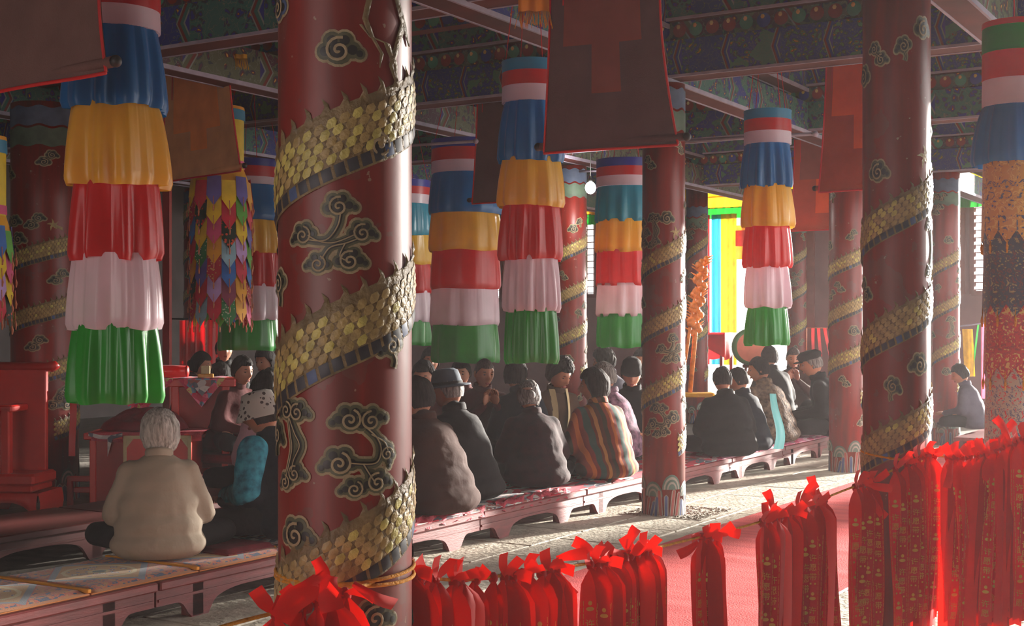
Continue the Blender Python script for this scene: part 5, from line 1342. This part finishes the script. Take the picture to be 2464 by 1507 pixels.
# red chair at far left
KZ = 11.35; xk = (-55 - CX) * KZ / F
t = thing('red_chair', 'big red lacquered high-backed chair at the left edge', 'chair', (xk, KZ, 0), -.08)
wk = (92 - CX) * KZ / F - xk; hk = ZH(880, KZ)
b = MB(); axis_box(b, 0, wk - .06, .32, .38, .34, hk - .04); b.obj('back_panel', 'red_lacquer', t)
b = MB(); b.tube([(0, .35, hk - .02), (wk - .05, .35, hk - .02), (wk - .0, .35, hk - .015), (wk + .02, .35, hk - .04)], [.042, .042, .05, .045], 14); b.obj('top_rail', 'red_lacquer', t)
b = MB(); axis_box(b, wk - .32, wk - .24, .0, .08, .30, .93, .012); b.obj('arm_post', 'red_lacquer', t)
b = MB(); axis_box(b, wk - .35, wk - .22, .0, .36, .88, .94, .012); b.obj('armrest', 'red_lacquer', t)
b = MB(); axis_box(b, -.02, wk, -.05, .42, .26, .36, .02); axis_box(b, -.0, wk - .03, -.02, .40, .20, .26, .012); b.obj('seat', 'red_lacquer', t)
b = MB()
def apf(s, q):
    x = -.04 + (wk + .08) * s; arch = .12 * max(0, 1 - ((s - .55) / .34) ** 2) ** .5 if abs(s - .55) < .34 else 0
    return (x, -.06 - .03 * math.sin(q * PI), .20 * (1 - q) + arch * q)
b.grid(60, 8, apf); b.grid(60, 8, lambda s, q: tuple((apf(1 - s, q)[0], .42, apf(1 - s, q)[2])))
b.grid(8, 8, lambda s, q: (wk + .04 + .02 * math.sin(q * PI), -.06 + .48 * s, .20 * (1 - q))); b.obj('curved_base', 'red_lacquer', t)

# orange carved dragon pole with stand
DZ = 16.2; xd = (1680 - CX) * DZ / F
t = thing('dragon_pole', 'carved orange and gold dragon pole leaning beside the pebbled-stone pillar', 'sculpture', (xd, DZ, 0))
mat('carved_orange', rgb(226, 128, 40), .5, .3, 14, bump=.6, bs=30)
b = MB(); b.tube([(-.10, 0, ZH(945, DZ)), (.04, 0, ZH(640, DZ))], .03, 10); b.tube([(-.22, 0, ZH(945, DZ)), (-.02, 0, ZH(690, DZ))], .022, 10); b.obj('staff', 'carved_orange', t)
b = MB(); rr = random.Random(8)
for i in range(26):
    q = i / 25; b.ell((-.06 + .12 * q + .05 * math.sin(i * 1.3), .02 * math.cos(i), ZH(800, DZ) + (ZH(625, DZ) - ZH(800, DZ)) * q), (.055 * (1.2 - .5 * q), .05, .05), nu=10, nv=6)
    b.tube([(-.06 + .12 * q, 0, ZH(800, DZ) + .87 * q), (-.06 + .12 * q + rr.choice((-1, 1)) * .12, 0, ZH(800, DZ) + .87 * q + .07)], [.022, .004], 6)
b.obj('dragon_carving', 'carved_orange', t)
b = MB(); axis_box(b, -.26, .18, -.16, .16, ZH(945, DZ) - .05, ZH(945, DZ), .01); b.obj('stand_top', 'scarf_yellow', t)
for x in (-.22, .14):
    b = MB(); b.tube([(x, -.1, ZH(945, DZ) - .04), (x * 1.1, -.14, .45), (x * 1.35, -.12, 0)], [.03, .035, .02], 8); b.obj('stand_leg', 'carved_orange', t)
b = MB(); b.grid(16, 8, lambda s, q: (.06 + .14 * s, -.17, ZH(945, DZ) - .02 - .12 * q * (1 + math.sin(s * 7) * .3))); b.obj('yellow_tassel_cloth', 'scarf_yellow', t)
# big standing drum seen edge-on
t = thing('standing_drum', 'large green-rimmed drum on a stand under the doorway banner', 'drum', P(1805, 835, 17.9))
mat('drum_green', rgb(90, 140, 90), .4); mat('drum_skin', rgb(206, 120, 96), .6)
b = MB(); M_r = Matrix.Rotation(PI / 2, 4, 'X'); b.lathe([(.20, -.12), (.235, -.10), (.25, 0), (.235, .10), (.20, .12)], 32, 0, M_r, cap=False); b.obj('shell', 'drum_green', t)
b = MB(); b.lathe([(0, -.121), (.19, -.121), (.21, -.112), (.21, -.10)], 32, 0, M_r, cap=False); b.obj('drum_skin', 'drum_skin', t); b = MB(); b.lathe([(.20, .12), (0, .121)], 32, 0, M_r, cap=False); b.obj('drum_skin', 'drum_skin', t)
b = MB(); zz = -t.location.z; b.tube([(-.18, 0, zz), (-.05, 0, -.22)], .02, 8); b.tube([(.18, 0, zz), (.05, 0, -.22)], .02, 8); b.tube([(-.10, 0, -.26), (.10, 0, -.26)], .025, 8); b.obj('stand', 'bench_dark', t)
# crumpled bundle on the end of the bench
b = MB()
def bun(p, q):
    k = 1 + .35 * noise.noise(p * 3) + .12 * noise.noise(p * 9); return Vector((q.x * k, q.y * k, max(-.02, q.z * k)))
b.ell((0, 0, 0), (.20, .15, .085), 0, None, 60, 36, bun); o = tag(b.obj('red_bundle', 'satin_red', loc=UV(16.2, 5.62, .292), rz=D1ANG), 'crumpled shiny red cloth bundle at the far end of the front bench', 'bundle')
# small red streamers on a line near the back wall
t = thing('streamer_line', 'short line of red streamers before the back wall, left of the far bench pillar', 'streamers', P(1940, 789, 19.5))
b = MB(); b.tube([(0, 0, 0), (.42, 0, -.005)], .006, 6); b.tube([(0, 0, 0), (0, 0, -t.location.z)], .012, 6); b.tube([(.42, 0, 0), (.42, 0, -t.location.z)], .012, 6); b.obj('line', 'rope_pink', t)
for x, dx in ((.10, .0), (.18, .03), (.27, .08)):
    b = MB(); b.grid(3, 10, lambda s, q: (x + dx * q + (s - .5) * .045, .01 * math.sin(q * 5), -.42 * q)); b.obj('streamer', 'satin_red', t)
# hanging yellow and pink cloths at far right
t = thing('hanging_cloths', 'yellow and pink cloths hanging far right beyond the brocade banner', 'cloth', P(2315, 795, 21.0))
b = MB(); b.grid(16, 8, lambda s, q: (.0 + .17 * s + .04 * q, .02 * math.sin(s * 9), .02 - .75 * q)); b.obj('yellow_cloth', 'scarf_yellow', t)
b = MB(); b.grid(16, 8, lambda s, q: (.30 + .14 * s, .02 * math.sin(s * 9), .12 - 1.2 * q)); b.obj('pink_cloth', 'curtain_pink', t)
b = MB(); b.grid(8, 8, lambda s, q: (.25 + .03 * s - .1 * q, .02, .1 - .8 * q)); b.obj('green_cloth', 'satin_green', t)
b = MB(); b.tube([(-.3, 0, .03), (.6, 0, .14)], .012, 8); b.tube([(-.3, 0, .03), (-.3, 0, -t.location.z)], .015, 8); b.tube([(.6, 0, .14), (.6, 0, -t.location.z)], .015, 8); b.obj('rail', 'beam_edge', t)

# ---------------------------------------------------------------- rope barrier with prayer ribbons
ROPE1 = [P(986, 1372, 3.80), P(1060, 1394, 3.92), P(1160, 1391, 4.08), P(1340, 1367, 4.42), P(1450, 1350, 4.66), P(1590, 1316, 4.98), P(1700, 1289, 5.24), P(1810, 1262, 5.50), P(1920, 1224, 5.78), P(2030, 1181, 6.06), P(2110, 1150, 6.28), P(2175, 1118, 6.40), P(2238, 1089, 6.47)]
ROPE2 = [P(2238, 1096, 6.47), P(2290, 1100, 6.40), P(2340, 1097, 6.33), P(2400, 1078, 6.25), P(2470, 1052, 6.16), P(2560, 1030, 6.05)]
ROPE0 = [P(986, 1374, 3.72), P(900, 1402, 3.52), P(820, 1428, 3.40), P(740, 1452, 3.34), P(660, 1475, 3.28), P(540, 1507, 3.18), P(380, 1560, 3.05)]
def cr(pts, k=8):
    out = []; Q = [pts[0]] + pts + [pts[-1]]
    for i in range(1, len(Q) - 2):
        for j in range(k):
            u = j / k; out.append(.5 * (2 * Q[i] + (Q[i + 1] - Q[i - 1]) * u + (2 * Q[i - 1] - 5 * Q[i] + 4 * Q[i + 1] - Q[i + 2]) * u * u + (3 * Q[i] - Q[i - 1] - 3 * Q[i + 1] + Q[i + 2]) * u ** 3))
    out.append(pts[-1]); return out
rp = thing('barrier_rope', 'yellow rope strung between the pillars to carry the red prayer ribbons', 'rope')
for nm, pts, m_ in (('front_run', ROPE0, 'rope_yellow'), ('middle_run', ROPE1, 'rope_yellow'), ('side_run', ROPE2, 'rope_yellow')):
    b = MB(); c = cr(pts); b.tube(c, .0052, 8); 
    b2 = MB()
    b.obj(nm, m_, rp)
def loop(cx, cy, R, z0, tilt, ph, m_, r_=.0055):
    b = MB(); pts = [(cx + (R + .006) * math.sin(a), cy - (R + .006) * math.cos(a), z0 + tilt * math.sin(a + ph)) for a in [i * 2 * PI / 60 for i in range(61)]]
    b.tube(pts, r_, 8); b.obj('pillar_loop', m_, rp)
loop(-.46, 3.67, .183, ZH(1398, 3.5), .012, -.6, 'rope_yellow'); loop(-.46, 3.67, .183, ZH(1404, 3.5), -.010, .4, 'rope_yellow')
loop(1.908, 6.6, .163, ZH(1103, 6.44), -.020, .5, 'rope_yellow', .006)

# lettering for the printed ribbons, built once per phrase
def glyphs(txt, size):
    cu = bpy.data.curves.new('txt', 'FONT'); cu.body = txt; cu.size = size; cu.align_x = 'CENTER'; cu.resolution_u = 2
    o = bpy.data.objects.new('txt', cu); COL.objects.link(o); dg = DG(); dg.update()
    m2 = o.evaluated_get(dg).to_mesh(); vs = [tuple(v.co) for v in m2.vertices]; fs = [tuple(p.vertices) for p in m2.polygons]
    o.evaluated_get(dg).to_mesh_clear(); bpy.data.objects.remove(o); return vs, fs
GL = {c: glyphs(c, .036) for c in '许愿带平安福'}
def ribbon_parts(seed, printed):
    """tail meshes hang from the origin (the rope) along -z, faces toward -y"""
    rr = random.Random(seed); out = []
    W_ = .058; nt_ = 2 if seed % 3 else 3
    b = MB(); b.ell((0, 0, -.004), (.016, .015, .020), nu=12, nv=8, fn=lambda p, q: q * (1 + .25 * noise.noise(p * 2 + Vector((seed, 0, 0))))); out.append(('knot', b.mesh('knot', 'ribbon_deep'), None))
    for k in range(nt_):
        L = rr.uniform(.74, .84); dx = (k - (nt_ - 1) / 2) * .040 + rr.uniform(-.012, .012); dy = -.018 + rr.uniform(-.03, .02); tw = rr.uniform(-.85, .85); ph = rr.uniform(0, 6); cv = rr.uniform(.001, .005)
        def F_(s, q, o=0, dx=dx, dy=dy, L=L, tw=tw, ph=ph, cv=cv):
            op = min(1, q / .09) ** .6; w = W_ * (.18 + .82 * op)
            a = tw * math.sin(q * 2.4 + ph * .3) * op; xx = (s - .5) * w
            bow = cv * math.cos((s - .5) * PI) * (1.4 - op)
            return (dx * op + xx * math.cos(a) + .008 * math.sin(q * 5 + ph), dy * op - .010 + xx * math.sin(a) - bow - o + .006 * math.sin(q * 7 + ph) * op, -.010 - L * q - (.012 * abs(s - .5) * 2 if q > .99 else 0))
        b = MB(); b.grid(6, 24, F_); tail = b.mesh('tail', ('ribbon_red', 'ribbon_deep', 'ribbon_red')[k % 3])
        pm = None
        if printed and k < 2:
            g = MB()
            seq = ['o', '许', '愿', '带', '-'] * 3
            q = .17 + .02 * k
            for ch in seq:
                if q > .93: break
                if ch == 'o':
                    for (cx_, cz_, rx, rz_) in ((0, 0, .0075, .0085), (0, .021, .015, .008)):
                        vs = [F_(.5 + cx_ / W_, q + cz_ / L, .0012)] + [F_(.5 + (cx_ + rx * math.cos(t * PI / 7)) / W_, q + (cz_ + rz_ * math.sin(t * PI / 7)) / L, .001) for t in range(14)]
                        g.add(vs, [(0, 1 + t, 1 + (t + 1) % 14) for t in range(14)])
                    q += .058 / L
                elif ch == '-':
                    for sx in (-.010, .010): g.add([F_(.5 + (sx + a_) / W_, q + c_ / L, .0011) for a_, c_ in ((-.004, 0), (.004, 0), (.004, .008), (-.004, .008))], [(0, 1, 2, 3)])
                    q += .05 / L
                else:
                    vs, fs = GL[ch]
                    g.add([F_(.5 + v[0] / W_, q + (.030 - v[1]) / L, .0011) for v in vs], fs); q += .043 / L
            for sx in (.09, .91):
                for i in range(26):
                    qq = .16 + .03 * i; g.add([F_(sx - .012, qq, .001), F_(sx + .012, qq, .001), F_(sx + .012, qq + .024, .001), F_(sx - .012, qq + .024, .001)], [(0, 1, 2, 3)])
            pm = g.mesh('gold_lettering', 'gold_print')
        out.append(('tail', tail, pm))
    for k in range(rr.choice((1, 2, 2))):
        an = rr.uniform(.3, 1.35) * (1 if k % 2 else -1); L = rr.uniform(.045, .085); cu = rr.uniform(-1.0, 1.2); W2 = rr.uniform(.024, .042)
        def G_(s, q, an=an, L=L, cu=cu, W2=W2):
            w = W2 * (.35 + .65 * min(1, q / .45)); a = an + cu * q * .5; x = math.sin(a) * L * q; z = math.cos(a) * L * q
            return (x + math.cos(a) * (s - .5) * w, -.012 - .03 * q * q + .008 * (s - .5), z - math.sin(a) * (s - .5) * w)
        b = MB(); b.grid(4, 10, G_); out.append(('bow_end', b.mesh('bow_end', 'ribbon_red'), None))
    return out
RV = [ribbon_parts(i + 1, i % 3 != 2) for i in range(14)]
rr = random.Random(21)
def ribbon(p, rz, label, group, sc_=1.0, k=None, lean_=0):
    v = RV[rr.randrange(len(RV)) if k is None else k]
    t = thing('prayer_ribbon', label, 'ribbon', p, rz, group); t.scale = (sc_, sc_, sc_); t.rotation_euler = (0, lean_, rz)
    for nm, me, pm in v:
        o = place(me, nm, t)
        if pm: place(pm, 'gold_lettering', o)
    return t
def on_rope(path, px):
    best = None
    for a, c in zip(path[:-1], path[1:]):
        k = (px - CX) / F; den = (c.x - a.x) - k * (c.y - a.y)
        if abs(den) < 1e-9: continue
        s = (k * a.y - a.x) / den
        if -.001 <= s <= 1.001: best = a + (c - a) * s
    return best
R0, R1, R2 = cr(ROPE0), cr(ROPE1), cr(ROPE2)
clusters = [
 (R0, [668], 'single red ribbon tied on the rope at the left of the nearest pillar', .0),
 (R0, [712, 742, 772, 800, 830], 'the bunch before the nearest pillar', .0),
 (R1, [990, 1000, 1014, 1030, 1046], 'the bunch touching the nearest pillar on its right', .0),
 (R1, [1092, 1108], 'the small pair beyond the nearest pillar', .0),
 (R1, [1146], 'single red ribbon hanging between two bunches right of the nearest pillar', .0),
 (R1, [1184, 1214, 1236, 1256, 1276, 1300, 1322, 1338], 'the thick bunch at the near carpet end', .0),
 (R1, [1418, 1436, 1452, 1468, 1484, 1500, 1516, 1532, 1548, 1562, 1574], 'the dense bunch at the rope middle', .0),
 (R1, [1690, 1706, 1720], 'the lone slim bunch against the carpet', .0),
 (R1, [1832, 1846, 1860, 1874, 1888, 1902, 1918, 1934, 1950, 1966, 1982], 'the wide bunch left of the dark pillar', .0),
 (R1, [2058, 2072, 2084, 2094], 'the bunch at the dark pillar edge', .0),
 (R1, [2152, 2178, 2194, 2208, 2220, 2232], 'the bunch across the dark pillar', .0),
 (R2, [2248, 2276, 2288, 2300, 2312, 2324, 2336, 2348, 2360, 2372], 'the long curtain right of the dark pillar', .0),
 (R2, [2384, 2395, 2406, 2416, 2427, 2438, 2449, 2460, 2472], 'the last bunch before the brocade banner', .0),
]
ORD = 'first second third fourth fifth sixth seventh eighth ninth tenth eleventh'.split()
for path, pxs, lb, ln in clusters:
    for i, px in enumerate(pxs):
        p = on_rope(path, px)
        if p is None: print('no rope at', px); continue
        multi = len(pxs) > 1
        p = p + Vector((rr.uniform(-.004, .004), -.004 - .010 * (i % 3), .0))
        k_ = rr.randrange(len(RV)); full = ('%s ribbon, %s from left in %s' % ('plain' if k_ % 3 == 2 else 'gold-printed', ORD[i], lb)) if multi else lb
        ribbon(p, rr.uniform(-.45, .35) + .25 * (path is R1), full, ('ribbons of ' + lb) if multi else None, rr.uniform(.94, 1.06), k_, rr.uniform(-.03, .03))
# long loose ribbon slanting over the nearest pillar
def sash(pts, w, label, m_='ribbon_red'):
    c = cr([P(*p) for p in pts], 8); b = MB(); n = len(c) - 1
    def fn(s, q):
        i = min(n, int(q * n + .5)); d = (c[min(n, i + 1)] - c[max(0, i - 1)]).normalized(); sd = Vector((d.z, 0, -d.x)).normalized()
        return c[i] + sd * (s - .5) * w * (.35 + .65 * math.sin(min(1, max(.12, q * 1.2)) * PI / 2)) + Vector((0, -.01 * math.cos((s - .5) * PI), 0))
    b.grid(4, n, fn); o = tag(b.obj('loose_ribbon', m_), label, 'ribbon')
    return o
sash([(760, 1345, 3.36), (776, 1385, 3.34), (745, 1420, 3.30), (700, 1450, 3.28), (672, 1490, 3.26)], .062, 'broad loose red ribbon end slanting across the nearest pillar')
sash([(800, 1385, 3.33), (790, 1420, 3.31), (800, 1470, 3.30)], .06, 'short crumpled red ribbon over the knot on the nearest pillar', 'ribbon_deep')
sash([(850, 1405, 3.36), (905, 1440, 3.36), (950, 1455, 3.42)], .034, 'narrow red ribbon stretched right across the nearest pillar', 'ribbon_deep')
for (px, py, Z, dx, dy) in ((1345, 1380, 4.40, 30, 50), (1510, 1320, 4.78, 18, -45), (1340, 1345, 4.42, 60, -12), (1440, 1346, 4.62, -50, -40), (1860, 1225, 5.6, -14, -40), (1930, 1200, 5.8, 30, -34), (2080, 1165, 6.18, 55, 10), (2095, 1190, 6.15, 30, 50), (1960, 1190, 5.85, -8, -40), (1740, 1275, 5.3, 34, 10), (1680, 1305, 5.2, -40, 28), (2430, 1060, 6.15, -30, -50), (2405, 1075, 6.2, 30, -55), (2290, 1108, 6.35, -10, 60)):
    sash([(px, py, Z), (px + dx * .6, py + dy * .7, Z - .02), (px + dx * 1.2, py + dy * 1.1, Z - .01)], .040, 'loose red ribbon end sticking out at %s' % ('the ' + {1345: 'right of the second bunch', 1510: 'top of the big middle bunch', 1340: 'upper right of the second bunch', 1440: 'upper left of the big middle bunch', 1860: 'left part of the wide bunch', 1930: 'middle of the wide bunch', 2080: 'upper edge of the rope-tied pillar', 2095: 'lower edge of the rope-tied pillar', 1960: 'right part of the wide bunch', 1740: 'right of the lone slim bunch', 1680: 'left of the lone slim bunch', 2430: 'brocade banner foot', 2405: 'left of the brocade banner foot', 2290: 'gap right of the rope-tied pillar'}[px]))
